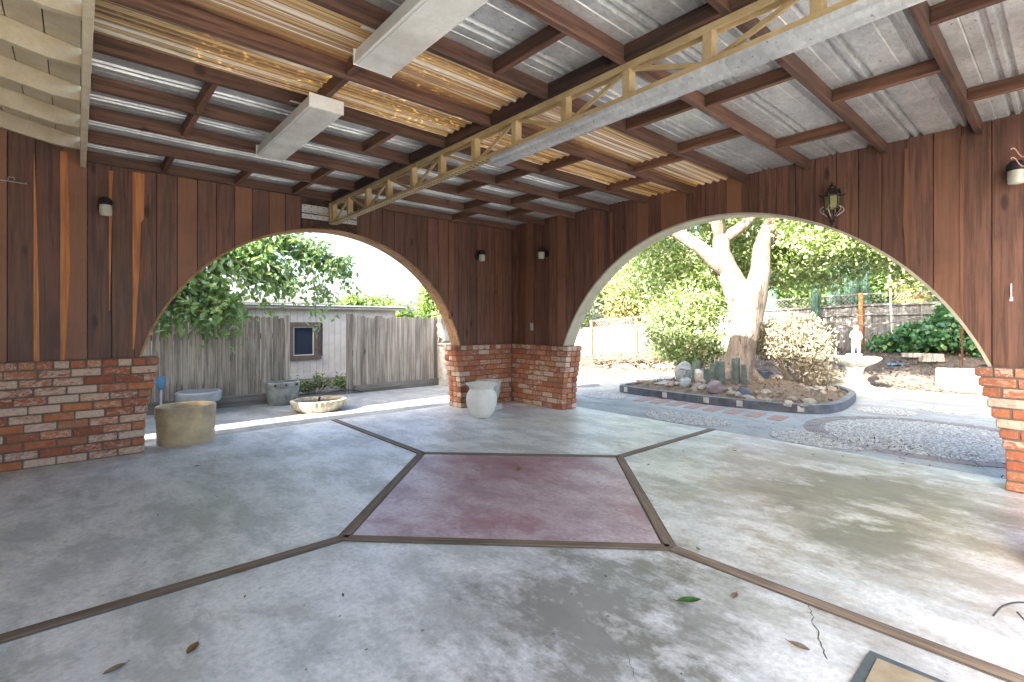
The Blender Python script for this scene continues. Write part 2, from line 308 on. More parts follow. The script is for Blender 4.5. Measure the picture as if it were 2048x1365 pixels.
def np_mesh(name, V, F):
    me = bpy.data.meshes.new(name); n, k = F.shape
    me.vertices.add(len(V)); me.vertices.foreach_set('co', V.astype(np.float32).ravel())
    me.loops.add(n*k); me.loops.foreach_set('vertex_index', F.astype(np.int32).ravel())
    me.polygons.add(n); me.polygons.foreach_set('loop_start', np.arange(0, n*k, k, dtype=np.int32)); me.update(calc_edges=True); return me
def leaves(pts, size, aspect=.5, up=.4, fold=.25, hang=None):
    """folded lens leaves: 6 verts, 4 triangles as 2 quads each"""
    n = len(pts); d = rng.normal(size=(n, 3))
    if hang is not None: d = d*.6+np.array(hang)
    d /= np.linalg.norm(d, axis=1)[:, None]
    nr = rng.normal(size=(n, 3)); nr[:, 2] += up*3; x = np.cross(d, nr); x /= np.linalg.norm(x, axis=1)[:, None]+1e-9; z = np.cross(x, d)
    L = (size*(rng.uniform(.6, 1.25, n)))[:, None]; W = L*aspect*.5
    a = pts; m1 = pts+d*L*.35; m2 = pts+d*L*.72; t = pts+d*L
    V = np.stack([a, m1+x*W+z*W*fold, m2+x*W*.7+z*W*fold, t-z*L*.06, m2-x*W*.7+z*W*fold, m1-x*W+z*W*fold], 1).reshape(-1, 3)
    b = (np.arange(n)*6)[:, None]; F = np.concatenate([b+np.array([0, 1, 2, 3]), b+np.array([0, 3, 4, 5])], 0); return V, F
def clumps(ells, n_cl, per, rad, keep=None):
    """points in clumps in a union of ellipsoids ells=[(cx,cy,cz,rx,ry,rz,weight)]"""
    ws = np.array([e[6] for e in ells], float); ws /= ws.sum(); out = []
    idx = rng.choice(len(ells), n_cl, p=ws)
    for i in idx:
        e = ells[i]; u = rng.normal(size=3); u /= np.linalg.norm(u); u *= rng.uniform(.35, 1)**.5
        c = np.array(e[:3])+u*np.array(e[3:6]); k = int(per*rng.uniform(.5, 1.5))
        out.append(c+rng.normal(size=(k, 3))*rad*rng.uniform(.6, 1.3)*np.array([1, 1, .6]))
    P = np.concatenate(out); return P[keep(P)] if keep else P
def crown(name, mat, parent, ells, n_cl, per, rad, size, aspect=.5, up=.4, keep=None, hang=None):
    V, F = leaves(clumps(ells, n_cl, per, rad, keep), size, aspect, up, hang=hang); o = obj(name, np_mesh(name, V, F), mat, parent); return o
def skin(name, mat, parent, verts, edges, radii, sub=2, loc=(0, 0, 0), rotz=0, scale=1):
    me = bpy.data.meshes.new(name); me.from_pydata(verts, edges, []); o = bpy.data.objects.new('tmp', me); COL.objects.link(o)
    m = o.modifiers.new('s', 'SKIN')
    for i, r in enumerate(radii):
        me.skin_vertices[0].data[i].radius = (r, r) if not isinstance(r, tuple) else r; me.skin_vertices[0].data[i].use_root = (i == 0)
    o.modifiers.new('u', 'SUBSURF').levels = sub; o.modifiers['u'].render_levels = sub
    bpy.context.view_layer.update(); dg = bpy.context.evaluated_depsgraph_get(); e = bpy.data.meshes.new_from_object(o.evaluated_get(dg))
    bpy.data.objects.remove(o); e.transform(Matrix.Translation(loc) @ Matrix.Rotation(rotz, 4, 'Z') @ Matrix.Scale(scale, 4)); e.name = name
    return obj(name, e, mat, parent, True)
def rock(name, mat, parent, loc, sx, sy, sz, seed, rot=0):
    r = random.Random(seed); bm = bmesh.new(); bmesh.ops.create_icosphere(bm, subdivisions=2, radius=1)
    for v in bm.verts:
        k = 1+r.uniform(-.16, .16)+.12*math.sin(3*v.co.x+seed)*math.cos(2.3*v.co.y); v.co *= k
    bm.transform(Matrix.Diagonal((sx, sy, sz, 1))); me = bpy.data.meshes.new(name); bm.to_mesh(me); bm.free()
    o = obj(name, me, mat, parent); o.location = loc; o.rotation_euler = (r.uniform(-.2, .2), r.uniform(-.2, .2), rot); return o

# ------------------------------------------------------------------ ground
BT = .876                                        # top of the brick
def hY(y): return float(np.interp(y, [-20, -8, -6.6, -3.6, -1, .5, 6, 20], [-.15, -.12, -.1, .2, .42, .5, .55, .55]))
def sm(a, b, x): t = min(1, max(0, (x-a)/(b-a))); return t*t*(3-2*t)
def gz(x, y):
    z = -.05+(hY(y)+.05)*sm(-6.6, -9.4, x)
    if x < -6: z += .02*math.sin(3.1*x+y*2.2)*sm(-6, -7, x)
    return z
xs = np.concatenate([np.linspace(-160, -16, 12), np.linspace(-15, -5, 41), np.linspace(-4, 16, 11), np.linspace(25, 160, 6)])
ys = np.concatenate([np.linspace(-160, -14, 12), np.linspace(-13, 9, 67), np.linspace(11, 20, 5), np.linspace(30, 160, 6)])
V = np.array([(x, y, gz(x, y)+(-.9*sm(-14, -60, x) if x < -14 else 0)) for x in xs for y in ys]); ny = len(ys)
F = np.array([(i*ny+j, (i+1)*ny+j, (i+1)*ny+j+1, i*ny+j+1) for i in range(len(xs)-1) for j in range(ny-1)])
struct(obj('ground', np_mesh('ground', V, F), 'mulch', None, True))
poly = [(20, -.31), (20, -2.45), (-1.3, -2.45), (-2.6, -2.25), (-3.44, -1.91), (-4.57, -1.21), (-5.6, -.78), (-6.15, .4), (-6.3, 3.2), (-6.15, 4.), (-6.2, 4.7), (-6.4, 9), (-6, 20), (20, 20)]
pave = struct(quick('pavement', 'outer_concrete', None, lambda b: b.prism(poly, 'z', -.09, -.02)))
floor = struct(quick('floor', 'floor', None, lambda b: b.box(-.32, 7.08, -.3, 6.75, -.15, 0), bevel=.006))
CX, CY, RD = 2.65, 3.03, 1.26
quick('red_panel', 'red_floor', floor, lambda b: b.prism([(CX, CY-RD), (CX+RD, CY), (CX, CY+RD), (CX-RD, CY)], 'z', .0005, .004))
dA, dB, dC, dD = (CX, CY-RD), (CX+RD, CY), (CX, CY+RD), (CX-RD, CY)
def strip(a, b, wd=.062, z=.003):
    L = math.hypot(b[0]-a[0], b[1]-a[1])
    for nm, m, w_, zc, h_ in (('divider_gap', 'crack', wd+.016, .0025, .006), ('divider_strip', 'divider', wd, z, .011)):
        o = quick(nm, m, floor, lambda q: q.box(0, L, -w_/2, w_/2, -h_/2, h_/2)); o.location = (a[0], a[1], zc); o.rotation_euler.z = math.atan2(b[1]-a[1], b[0]-a[0])
for a, b in ((dA, dB), (dB, dC), (dC, dD), (dD, dA)):
    strip(a, b, .058)
for a, b in ((dA, (CX, -.3)), (dD, (-.32, CY)), (dB, (7.0, CY)), (dC, (CX, 6.7))):
    d = Vector((b[0]-a[0], b[1]-a[1])).normalized(); strip((a[0]+d.x*.015, a[1]+d.y*.015), b, .06, .0021)
def crackline(pts, wd, nm='crack'):
    b = MB(); n = len(pts); vs = []
    for i, (x, y) in enumerate(pts):
        k = wd*(.4+random.random()*.9)*(1 if 0 < i < n-1 else .2); d = Vector((pts[min(i+1, n-1)][0]-pts[max(0, i-1)][0], pts[min(i+1, n-1)][1]-pts[max(0, i-1)][1])).normalized()
        vs += [(x-d.y*k, y+d.x*k, .0012), (x+d.y*k, y-d.x*k, .0012)]
    b.add(vs, [(2*i, 2*i+1, 2*i+3, 2*i+2) for i in range(n-1)]); return b.build(nm, 'crack', floor)
def jag(a, b, n, amp): return [(a[0]+(b[0]-a[0])*i/n+random.uniform(-amp, amp), a[1]+(b[1]-a[1])*i/n+random.uniform(-amp, amp)) for i in range(n+1)]
crackline(jag((2.62, 4.93), (3.02, 5.13), 22, .008), .0022); crackline(jag((3.5, 4.62), (3.75, 4.9), 18, .008), .0009)
# expansion-joint and paver work outside the right arch
for i in range(8):
    y = 1.12+i*.285; quick('paver', 'paver', pave, lambda b: b.prism([(-1.5, y+.03), (-1.5, y+.2), (-2.0+.02*i, y+.17), (-2.0+.02*i, y)], 'z', -.03, -.013))
def inset(cx, cy, rx, ry, n, a=0):
    pts = [(cx+rx*math.cos(t)*math.cos(a)-ry*math.sin(t)*math.sin(a), cy+rx*math.cos(t)*math.sin(a)+ry*math.sin(t)*math.cos(a)) for t in np.linspace(0, 2*math.pi, 40, endpoint=False)]
    o = quick('pebble_bed', 'border', pave, lambda b: b.prism(pts, 'z', -.03, -.0165))
    rr = np.sqrt(rng.uniform(0, .96, n)); th = rng.uniform(0, 2*math.pi, n)
    X = cx+rx*rr*np.cos(th)*math.cos(a)-ry*rr*np.sin(th)*math.sin(a); Y = cy+rx*rr*np.cos(th)*math.sin(a)+ry*rr*np.sin(th)*math.cos(a)
    oc = np.array([(1,0,0),(0,1,0),(-1,0,0),(0,-1,0),(0,0,1),(.7,.7,.0),(-.7,.7,0),(.7,-.7,0),(-.7,-.7,0)], float)
    fc = np.array([(0,5,4),(5,1,4),(1,6,4),(6,2,4),(2,8,4),(8,3,4),(3,7,4),(7,0,4)])
    s_ = rng.uniform(.008, .018, n); an = rng.uniform(0, 6.28, n); st = rng.uniform(.6, 1., n)
    V = oc[None]*s_[:, None, None]; V[:, :, 1] *= st[:, None]; V[:, :, 2] *= .6
    V = np.stack([V[:, :, 0]*np.cos(an)[:, None]-V[:, :, 1]*np.sin(an)[:, None]+X[:, None], V[:, :, 0]*np.sin(an)[:, None]+V[:, :, 1]*np.cos(an)[:, None]+Y[:, None], V[:, :, 2]-.0165], 2)
    F = (np.arange(n)*9)[:, None, None]+fc[None]
    p = obj('pebble_mass', np_mesh('pebble_mass', V.reshape(-1, 3), F.reshape(-1, 3)), 'pebble', o); p['kind'] = 'stuff'
inset(-.78, 2.45, .36, .56, 1800); inset(-.8, 4.0, .36, .52, 1800, .25); inset(-1.78, 4.7, .98, .98, 7500); inset(-4.05, 4.55, .36, .33, 900); inset(-1.55, .55, .32, .4, 1200); inset(-3.3, 4.0, .3, .36, 800)
for i in range(30):
    a0 = 2*math.pi*i/30+.01; a1 = 2*math.pi*(i+1)/30-.012
    quick('border_brick', 'border', pave, lambda b: b.prism([(-1.78+r*math.cos(a), 4.7+r*math.sin(a)) for r, a in ((1.0, a0), (1.16, a0), (1.16, a1), (1.0, a1))], 'z', -.03, -.012))
quick('drain_cover', 'kerb_top', pave, lambda b: b.lathe([(.0, 0), (.36, 0), (.36, .012), (.34, .016), (0, .016)], (-2.35, -.62, -.03), 36))

# ------------------------------------------------------------------ brick bases
bmB = bmesh.new(); bmesh.ops.create_cube(bmB, size=1); bmesh.ops.scale(bmB, vec=(.192, .09, .061), verts=bmB.verts)
bmesh.ops.bevel(bmB, geom=list(bmB.edges), offset=.006, segments=1, affect='EDGES'); brick_me = bpy.data.meshes.new('brick'); bmB.to_mesh(brick_me); bmB.free(); brick_me.materials.append(M['brick'])
ROWS, RH = 12, .073
PROF = [1, .99, .985, .97, .91, .81, .68, .54, .39, .25, .14, 0]      # bottom row .. top row
def lay(parent, P, rot, length, depth=.09, h=.061):
    o = bpy.data.objects.new('brick', brick_me); COL.objects.link(o); o.parent = parent
    o.location = (P[0]+random.uniform(-.003, .003), P[1]+random.uniform(-.003, .003), P[2]); o.rotation_euler = (random.uniform(-.012, .012), random.uniform(-.012, .012), rot+random.uniform(-.012, .012))
    o.scale = (length/.192, depth/.09, h/.061); return o
def base(parent, wall, u_edge, u_end, amp, sgn):
    """wall 'L': along X in plane y=0, inside +y. 'R': along Y in plane x=0, inside +x. sgn=+1: bricks run from the jamb edge to larger u."""
    pt = (lambda u, n, z: (u, n, z)) if wall == 'L' else (lambda u, n, z: (n, u, z)); rot = 0 if wall == 'L' else R(90)
    for r in range(ROWS):
        e = u_edge+sgn*amp*(PROF[r]); z = r*RH+.0365; u = e; first = True; L = abs(u_end-e)
        pos = 0; k = 0
        while pos < L-.02:
            ln = (.094 if r == ROWS-1 else (.094 if (r % 2 and k == 0) else .192)); ln = min(ln, L-pos)
            if ln > .03: lay(parent, pt(e+sgn*(pos+ln/2), .01, z), rot, ln)
            pos += ln+.011; k += 1
        for nn in (-.092, -.194):
            q = lay(parent, pt(e+sgn*(.096+random.uniform(-.004, .004)), nn, z), rot, .192, .09)
def core(parent, wall, a, b, amp, sgn, ext=0):
    f = MB()
    for r in range(ROWS):
        e = a+sgn*(amp*PROF[r]+.012); lo, hi = sorted((e, b))
        if wall == 'L': f.box(lo, hi, -.232, .047, r*RH, (r+1)*RH)
        else: f.box(-.232, .047, lo, hi, r*RH, (r+1)*RH)
    return f.build('mortar_core', 'mortar', parent)
bl = thing('brick_base', 'long low brick base with whitewashed bricks below left plank wall', 'brick wall', 'brick bases')
base(bl, 'L', 4.44, 7.05, .11, 1); core(bl, 'L', 4.44, 7.05, .11, 1)
bc = thing('brick_base', 'L-shaped corner brick base behind the white urn, between both arches', 'brick wall', 'brick bases')
base(bc, 'L', 1.10, .06, .1, -1); core(bc, 'L', 1.10, -.23, .1, -1); base(bc, 'R', 1.2, .06, .1, -1); core(bc, 'R', 1.2, .05, .1, -1)
br = thing('brick_base', 'narrow red brick base at the right edge, stepped towards the garden arch', 'brick wall', 'brick bases')
base(br, 'R', 5.22, 6.35, .165, 1); core(br, 'R', 5.22, 6.35, .165, 1)

# ------------------------------------------------------------------ plank walls with arches
def archf(c, cz, rr):
    hw = math.sqrt(rr*rr-(BT-cz)**2)
    return (lambda u: cz+math.sqrt(max(0, rr*rr-(u-c)**2)) if abs(u-c) < hw else BT), hw
ARC = {'L': (2.78, .41, 1.865), 'R': (3.19, .045, 2.275)}
PIT = .1645
def wall(wl, label, edges, top, trim, skip=None, sap=()):
    c, cz, rr = ARC[wl]; af, hw = archf(c, cz, rr); t = thing('plank_wall', label, 'wall', 'plank walls'); ax = 'y' if wl == 'L' else 'x'
    for a, b in zip(edges[:-1], edges[1:]):
        if skip and skip(a, b): continue
        a2, b2 = a+.003, b-.003; us = sorted(set([a2, b2]+[u for u in (c-hw, c+hw) if a2 < u < b2]+list(np.linspace(a2, b2, 5))))
        poly = [(u, af(u)+.0) for u in us]; tz = top((a+b)/2); tb = top(b2); ta = top(a2)
        poly += [(b2, tb), (a2, ta)]
        sapc = sap.get(round((a+b)/2, 2)) if sap else None
        pl = MB().prism(poly, ax, -.03, random.uniform(-.003, 0)).build('plank', 'plank', t)
    # backing sheet and outer skin, cut with the same arch
    us = [edges[0]-.2]+[u for u in np.linspace(c-hw, c+hw, 41)]+[edges[-1]]
    for nm, n0, n1, m in (('backing', -.05, -.034, 'rot'), ('outer_sheathing', -.2, -.18, 'plank')):
        b = MB()
        for u0, u1 in zip(us[:-1], us[1:]):
            i = len(b.v); q = []
            for n in (n0, n1):
                for u in (u0, u1):
                    zb = max(af(u), BT)+.003; q += [(u, n, zb), (u, n, top(u))]
            if wl == 'R': q = [(n, u, z) for u, n, z in q]
            b.add(q, [(0, 2, 3, 1), (4, 5, 7, 6), (0, 4, 6, 2), (1, 3, 7, 5)])
        b.build(nm, m, t)
    b = MB(); th = np.linspace(math.acos(hw/rr), math.pi-math.acos(hw/rr), 61); q = []
    for a in th:
        for r_, n in ((rr-.016, .008), (rr-.016, -.2), (rr+.004, -.2), (rr+.004, .008)):
            u, z = c+r_*math.cos(a), cz+r_*math.sin(a); q.append((u, n, z) if wl == 'L' else (n, u, z))
    b.add(q, [(4*i+j, 4*i+(j+1) % 4, 4*i+4+(j+1) % 4, 4*i+4+j) for i in range(60) for j in range(4)]+[(0, 1, 2, 3), (240, 241, 242, 243)]); b.build('arch_trim', trim, t)
    return t
eL = [.02+PIT*i for i in range(39)]
eL = [0.0]+[.18+.1645*i for i in range(42)]
RT = 2.69
wL = wall('L', 'dark redwood plank wall with arch to the picket fence and shed', eL, lambda u: RT if u < 5.0 else 2.72+.2*(u-5.0), 'trimL', skip=lambda a, b: 2.45 < (a+b)/2 < 3.14)
eR = [.14+.1625*i for i in range(40)]; eR = [0.0]+[e for e in eR if e < 2.7]+[2.9, 3.12, 3.34]+[3.5+.1645*i for i in range(20)]
wR = wall('R', 'dark redwood plank wall with wide arch to the tree and garden', [e for e in eR if e < 6.4], lambda u: RT, 'trimR')
# raw sapwood edges showing between planks
def sap(wall_, u0, w0, w1, z0, z1, lean=0, n=.004):
    ns = 9; L_ = []; Rr = []
    for i in range(ns):
        f = i/(ns-1); z = z0+(z1-z0)*f; wv = (w0+(w1-w0)*f)*(1+random.uniform(-.12, .12)); L_.append((u0+lean*f, z)); Rr.append((u0+lean*f+wv, z))
    poly = L_+Rr[::-1]; MB().prism(poly, 'y' if wall_ is wL else 'x', .0005, n).build('sapwood_edge', 'sap', wall_)
M['sap_dim'] = wood('light_heartwood', srgb('#6d4a35'), srgb('#8a6046'), srgb('#6a4834'), 2, .6, 40, .1, False)
def sap2(wl_, G, prof):
    q = [(G, z) for z, w_ in prof]+[(G-w_, z) for z, w_ in prof[::-1]]; MB().prism(q, 'y' if wl_ is wL else 'x', .0005, .004).build('sapwood_edge', 'sap' if wl_ is wL and G > 4 else 'sap_dim', wl_)
sap2(wL, 4.636, [(.95, .012), (1.3, .03), (1.7, .05), (2.0, .058), (2.12, .062), (2.16, .082), (2.58, .088)])
sap2(wL, 4.961-.156, [(1.3, .006), (1.7, .014), (2.0, .018), (2.2, .024), (2.35, .02), (2.56, .03)])
sap2(wL, 5.127, [(BT, .03), (1.3, .05), (1.7, .066), (2.0, .06), (2.4, .05), (2.66, .045)])
sap2(wL, 5.29, [(BT, .035), (1.4, .03), (2.0, .02), (2.5, .008), (2.6, .004)])
sap2(wL, 1.165, [(1.25, .03), (1.8, .09), (2.58, .085)]); sap2(wL, .84, [(.9, .008), (2.58, .012)])
sap2(wR, 4.825, [(1.6, .008), (2.0, .03), (2.6, .02)]); sap2(wR, 5.155, [(BT, .012), (2.0, .02), (2.6, .014)]); sap2(wR, 1.9, [(2.0, .03), (2.58, .04)]); sap2(wR, .63, [(.9, .006), (2.2, .014), (2.58, .01)])
# recess over the left arch: dark board, perforated steel plates
quick('recess_board', 'rot', wL, lambda b: b.box(2.475, 3.13, -.033, -.02, 2.268, 2.36), bevel=.002)
for z0, z1 in ((2.44, 2.53), (2.375, 2.425)):
    pl = quick('steel_plate', 'galv', wL, lambda b: b.box(2.48, 3.125, -.033, -.015, z0, z1))
    hb = MB()
    for i in range(9):
        for zz in ((z0+.02, z1-.02) if z1-z0 > .06 else ((z0+z1)/2,)): hb.lathe([(0, 0), (.006, 0), (.006, .003), (0, .003)], (0, 0, 0), 8); k = len(hb.v)-32; hb.v[k:] = [(2.53+i*.07+v[0], -.014+v[2], zz+v[1]) for v in hb.v[k:]]
    hb.build('bolt_holes', 'black', pl)

# ------------------------------------------------------------------ roof
roof = thing('patio_roof', 'low patio roof of dark rafters under ribbed metal and amber fibreglass sheets', 'roof')
RY = [.07]+[.12+.569*k for k in range(1, 11)]; RB, RTP = 2.592, 2.682
for y in RY:
    quick('rafter', 'rafter', roof, lambda b: b.box(-.3, 4.955, y-.02, y+.02, RB, RTP), bevel=.003)
BX = [(4.41, 3.80, 3.24, 1.15), (3.25, 1.4, .7), (4.41, 1.12, 1.9), (4.41, 3.24, 1.83, .9), (3.85, 1.75, .75), (3.86, 2.2, 1.1), (3.24, 1.28, 2.0), (3.9, 1.94, .77), (4.4, 3.24, 1.4), (3.85, 2.0, .77)]
for k, bx in enumerate(BX):
    for x in bx:
        quick('blocking', 'block', roof, lambda b: b.box(x-.019, x+.019, RY[k]+.0205, RY[k+1]-.0205, RB+.006, RTP-.004), bevel=.003)
    quick('bearing_block', 'rot', roof, lambda b: b.box(2.79, 2.83, RY[k]+.0205, RY[k+1]-.0205, RB+.002, RTP-.002), bevel=.004)
def ribbed(y0, y1):
    pr = []; y = y0; P_ = .2845
    k = 0
    while y < y1-1e-6:
        for dy, z in ((0, 0), (.09, 0), (.096, .006), (.1, 0), (.155, 0), (.167, .027), (.18, .027), (.192, 0), (.212, 0), (.224, .027), (.237, .027), (.249, 0)):
            if y+dy <= y1: pr.append((y+dy, z))
        y += P_
    pr.append((y1, 0)); return pr
def wavy(y0, y1):
    n = 84; return [(y0+(y1-y0)*i/n, .015*math.sin(2*math.pi*(y1-y0)/.081*i/n)-.001) for i in range(n+1)]
for k in range(-1, len(RY)):
    y0 = RY[k] if k >= 0 else -.34; y1 = RY[k+1] if k+1 < len(RY) else 6.3
    am = k in (4, 5); pr = wavy(y0-.018, y1+.018) if am else ribbed(y0, y1)
    for x0, x1, dz in ((-.45, 2.84, .0), (2.78, 5.0, .004)):
        b = MB(); z0 = RTP-.0035+dz*.5+.0012*(k % 2); xs_ = np.linspace(x0, x1, 9); q = []
        for i, x in enumerate(xs_):
            sag = .003*math.sin(x*5+k*2)
            q += [(x, y, z0+z+sag) for y, z in pr]
        n = len(pr); b.add(q, [(i*n+j, (i+1)*n+j, (i+1)*n+j+1, i*n+j+1) for i in range(8) for j in range(n-1)])
        me = b.mesh('roof_sheet'); o = obj('amber_sheet' if am else 'metal_sheet', me, 'amber' if am else 'galv', roof)
        if am: o['label'] = 'translucent amber fibreglass roof sheet'
for y in np.arange(2.62, 5.9, .16):
    rock('tar_patch', M['tar'], roof, (2.755+random.uniform(-.03, .02), y+random.uniform(-.05, .05), RTP-.012), random.uniform(.02, .05), random.uniform(.04, .09), random.uniform(.012, .03), int(y*100))

# steel truss
tr = thing('steel_truss', 'long tan painted steel truss crossing under the patio roof', 'truss'); TX = 2.78
quick('top_chord', 'truss', tr, lambda b: b.box(TX-.03, TX+.03, .0, 6.2, 2.575, 2.589).box(TX-.03, TX-.024, 0, 6.2, 2.555, 2.575).box(TX+.024, TX+.03, 0, 6.2, 2.553, 2.575))
zb = lambda y: 2.332+.0145*y
def hbar(b, x0, x1, z0, z1, y0=.02, y1=6.2):
    return b.add([(x, y, zb(y)+z) for y in (y0, y1) for x, z in ((x0, z0), (x1, z0), (x1, z1), (x0, z1))], [(0, 1, 2, 3), (7, 6, 5, 4), (0, 4, 5, 1), (1, 5, 6, 2), (2, 6, 7, 3), (3, 7, 4, 0)])
bch = quick('bottom_chord', 'truss', tr, lambda b: [hbar(b, TX-.034, TX+.034, 0, .007), hbar(b, TX-.034, TX-.028, .007, .028), hbar(b, TX+.028, TX+.034, .007, .026)])
sl_ = MB()
for y in np.arange(.05, 2.95, .05): hbar(sl_, TX-.016, TX-.006, -.0015, -.0004, y, y+.028); hbar(sl_, TX+.008, TX+.018, -.0015, -.0004, y, y+.028)
sl_.build('slot_row', 'black', bch)['kind'] = 'stuff'
PY = [.03, .3]+[.48+.4565*i for i in range(12)]; PY = [.045]+[.48+.455*i for i in range(13)]
for i, y in enumerate(PY):
    quick('post', 'truss', tr, lambda b: b.box(TX-.027, TX+.027, y-.024, y+.024, zb(y)+.008, 2.574), bevel=.003)
    if i:
        a, c_ = (y-.43, y-.024) if i % 2 else (y-.024, y-.43); z0, z1 = (zb(y)+.02, 2.56)
        quick('brace', 'truss', tr, lambda b: b.bar((TX, c_, z1), (TX, a, z0), .014, .024))
quick('end_bracket', 'truss', tr, lambda b: b.box(TX-.045, TX+.045, -.012, .018, 2.34, 2.58).box(TX-.14, TX+.16, -.014, .004, 2.43, 2.455), bevel=.002)
cp = [(2.816, -.001), (2.806, -.022), (2.794, -.03), (2.772, -.034), (2.756, -.058), (2.742, -.066), (2.705, -.070), (2.694, -.078), (2.690, -.074), (2.703, -.065), (2.740, -.061), (2.752, -.054), (2.768, -.029), (2.79, -.025), (2.800, -.019), (2.806, -.001)]; nc = len(cp); cp = [(2.816-(2.816-x)*.78, z*.66) for x, z in cp]
gc = quick('metal_channel', 'galv', None, lambda b: b.add([(x, y, zb(y)+z) for y in (2.95, 6.2) for x, z in cp], [(i, (i+1) % nc, nc+(i+1) % nc, nc+i) for i in range(nc)]+[tuple(range(nc-1, -1, -1)), tuple(range(nc, 2*nc))]))
tag(gc, 'folded galvanised steel channel fixed along the lower edge of the truss', 'metal channel')

# fluorescent fixtures
def fixture(y0, y1, label):
    t = thing('ceiling_light', label, 'light', 'fluorescent ceiling lights', (3.86, (y0+y1)/2, 2.512))
    x0, x1 = -.105, .105; a, b_ = y0-(y0+y1)/2, y1-(y0+y1)/2
    quick('housing', 'white_metal', t, lambda b: b.prism([(x0+.012, .076), (x0, .0), (x0+.012, -.004), (x1-.012, -.004), (x1, 0), (x1-.012, .076)], 'y', a, b_), bevel=.002)
    quick('diffuser', 'diffuser', t, lambda b: b.box(x0+.012, x1-.012, a+.012, b_-.012, -.0085, -.0045), bevel=.002)
    for y in (a+.2, b_-.2): quick('mounting_strap', 'galv', t, lambda b: b.box(x0-.05, x1+.05, y-.012, y+.012, .0765, .0795))
    for y in (a-.003, b_+.001): quick('end_cap', 'white_metal', t, lambda b: b.box(x0-.002, x1+.002, y, y+.002, -.006, .078))
fixture(1.48, 2.66, 'long white fluorescent ceiling light nearer the left arch'); fixture(3.30, 4.50, 'long white fluorescent ceiling light cut by the top edge of the picture')

# ------------------------------------------------------------------ house eave
hs = thing('house', 'cream painted house eave with open rafter tails at the upper left', 'house')
quick('fascia', 'cream', hs, lambda b: b.box(4.96, 5.0, -.05, 6.3, 2.553, 2.76), bevel=.003)
for k in range(11):
    y = .05+.61*k
    quick('rafter_tail', 'cream', hs, lambda b: b.prism([(5.0, 2.69), (5.14, 2.69), (7.1, 3.07), (7.1, 3.21), (5.0, 2.79)], 'y', y-.022, y+.022), bevel=.002)
for i in range(14):
    x = 5.0+i*.155; z = 2.792+.2*(x-5.0); quick('soffit_board', 'cream', hs, lambda b: b.prism([(x+.003, z), (x+.152, z+.03), (x+.152, z+.05), (x+.003, z+.02)], 'y', -.3, 6.35))
quick('wall', 'stucco', hs, lambda b: b.box(7.1, 13, -.3, 6.3, -.05, 3.1)); quick('roof', 'roofing', hs, lambda b: b.prism([(4.95, 2.86), (4.95, 2.90), (9.7, 3.95), (14.4, 2.90), (14.4, 2.86), (9.7, 3.88)], 'y', -.35, 6.5))
shade_bld = thing('shade_building', 'unseen cream building added beyond the left plank wall to shade the yard', 'building')  # unseen building, added and sized to shade the yard beyond the left arch
quick('wall', 'stucco', shade_bld, lambda b: b.box(7.0, 12, -9, -.82, -.05, 3.9)); quick('roof', 'roofing', shade_bld, lambda b: b.prism([(-9.2, 3.88), (-9.2, 4.0), (-5.0, 4.6), (-.8, 4.0), (-.8, 3.88)], 'x', 6.9, 12.3))

# ------------------------------------------------------------------ things on the walls
def jarlamp(label, P, axis):
    t = thing('wall_lamp', label, 'lamp', 'jar shaped wall lamps', P); d = Vector((0, 1, 0)) if axis == 'L' else Vector((1, 0, 0))
    f = lambda v: (v[0], v[1], v[2])
    q = MB().lathe([(0, 0), (.055, 0), (.055, .012), (.04, .018), (0, .018)], (0, 0, 0), 20)
    q.v = [(v[0], v[2]-.10, v[1]) if axis == 'L' else (v[2]-.10, v[0], v[1]) for v in q.v]; q.build('wall_plate', 'black', t, 'auto')
    quick('neck', 'black', t, lambda b: b.tube([tuple(d*-.085), tuple(d*-.04+Vector((0, 0, .035))), tuple(Vector((0, 0, .055)))], .016, 10))
    quick('cap', 'black', t, lambda b: b.lathe([(0, .075), (.03, .073), (.05, .05), (.053, .01), (.05, .008), (.0, .008)], seg=24), smooth='auto')
    quick('glass_jar', 'jar', t, lambda b: b.lathe([(.044, .008), (.047, .0), (.044, -.012), (.048, -.02), (.045, -.034), (.048, -.044), (.045, -.058), (.046, -.07), (.038, -.084), (0, -.088)], seg=24), smooth=True)
jarlamp('jar wall lamp on the left plank wall beside raw orange wood', (4.83, .1, 2.22), 'L')
jarlamp('jar wall lamp left of the dark wall corner', (.66, .1, 2.16), 'L')
jarlamp('jar wall lamp right of the dark wall corner', (.1, .74, 2.18), 'R')
jarlamp('jar wall lamp at the right edge of the picture', (.1, 5.44, 2.25), 'R')
t = thing('wall_lantern', 'ornate dark iron wall lantern with amber glass above the garden arch', 'lantern', None, (.14, 4.33, 2.23))
quick('wall_plate', 'dark_iron', t, lambda b: b.box(-.14, -.128, -.03, .03, -.06, .14), bevel=.004)
quick('arm', 'dark_iron', t, lambda b: b.tube([(-.13, 0, .1), (-.08, 0, .15), (-.02, 0, .14), (0, 0, .11)], .008, 8))
quick('crown', 'dark_iron', t, lambda b: b.lathe([(.085, .05), (.088, .056), (.05, .07), (.042, .09), (.046, .095), (.02, .115), (.024, .13), (.008, .15), (0, .19)], seg=6))
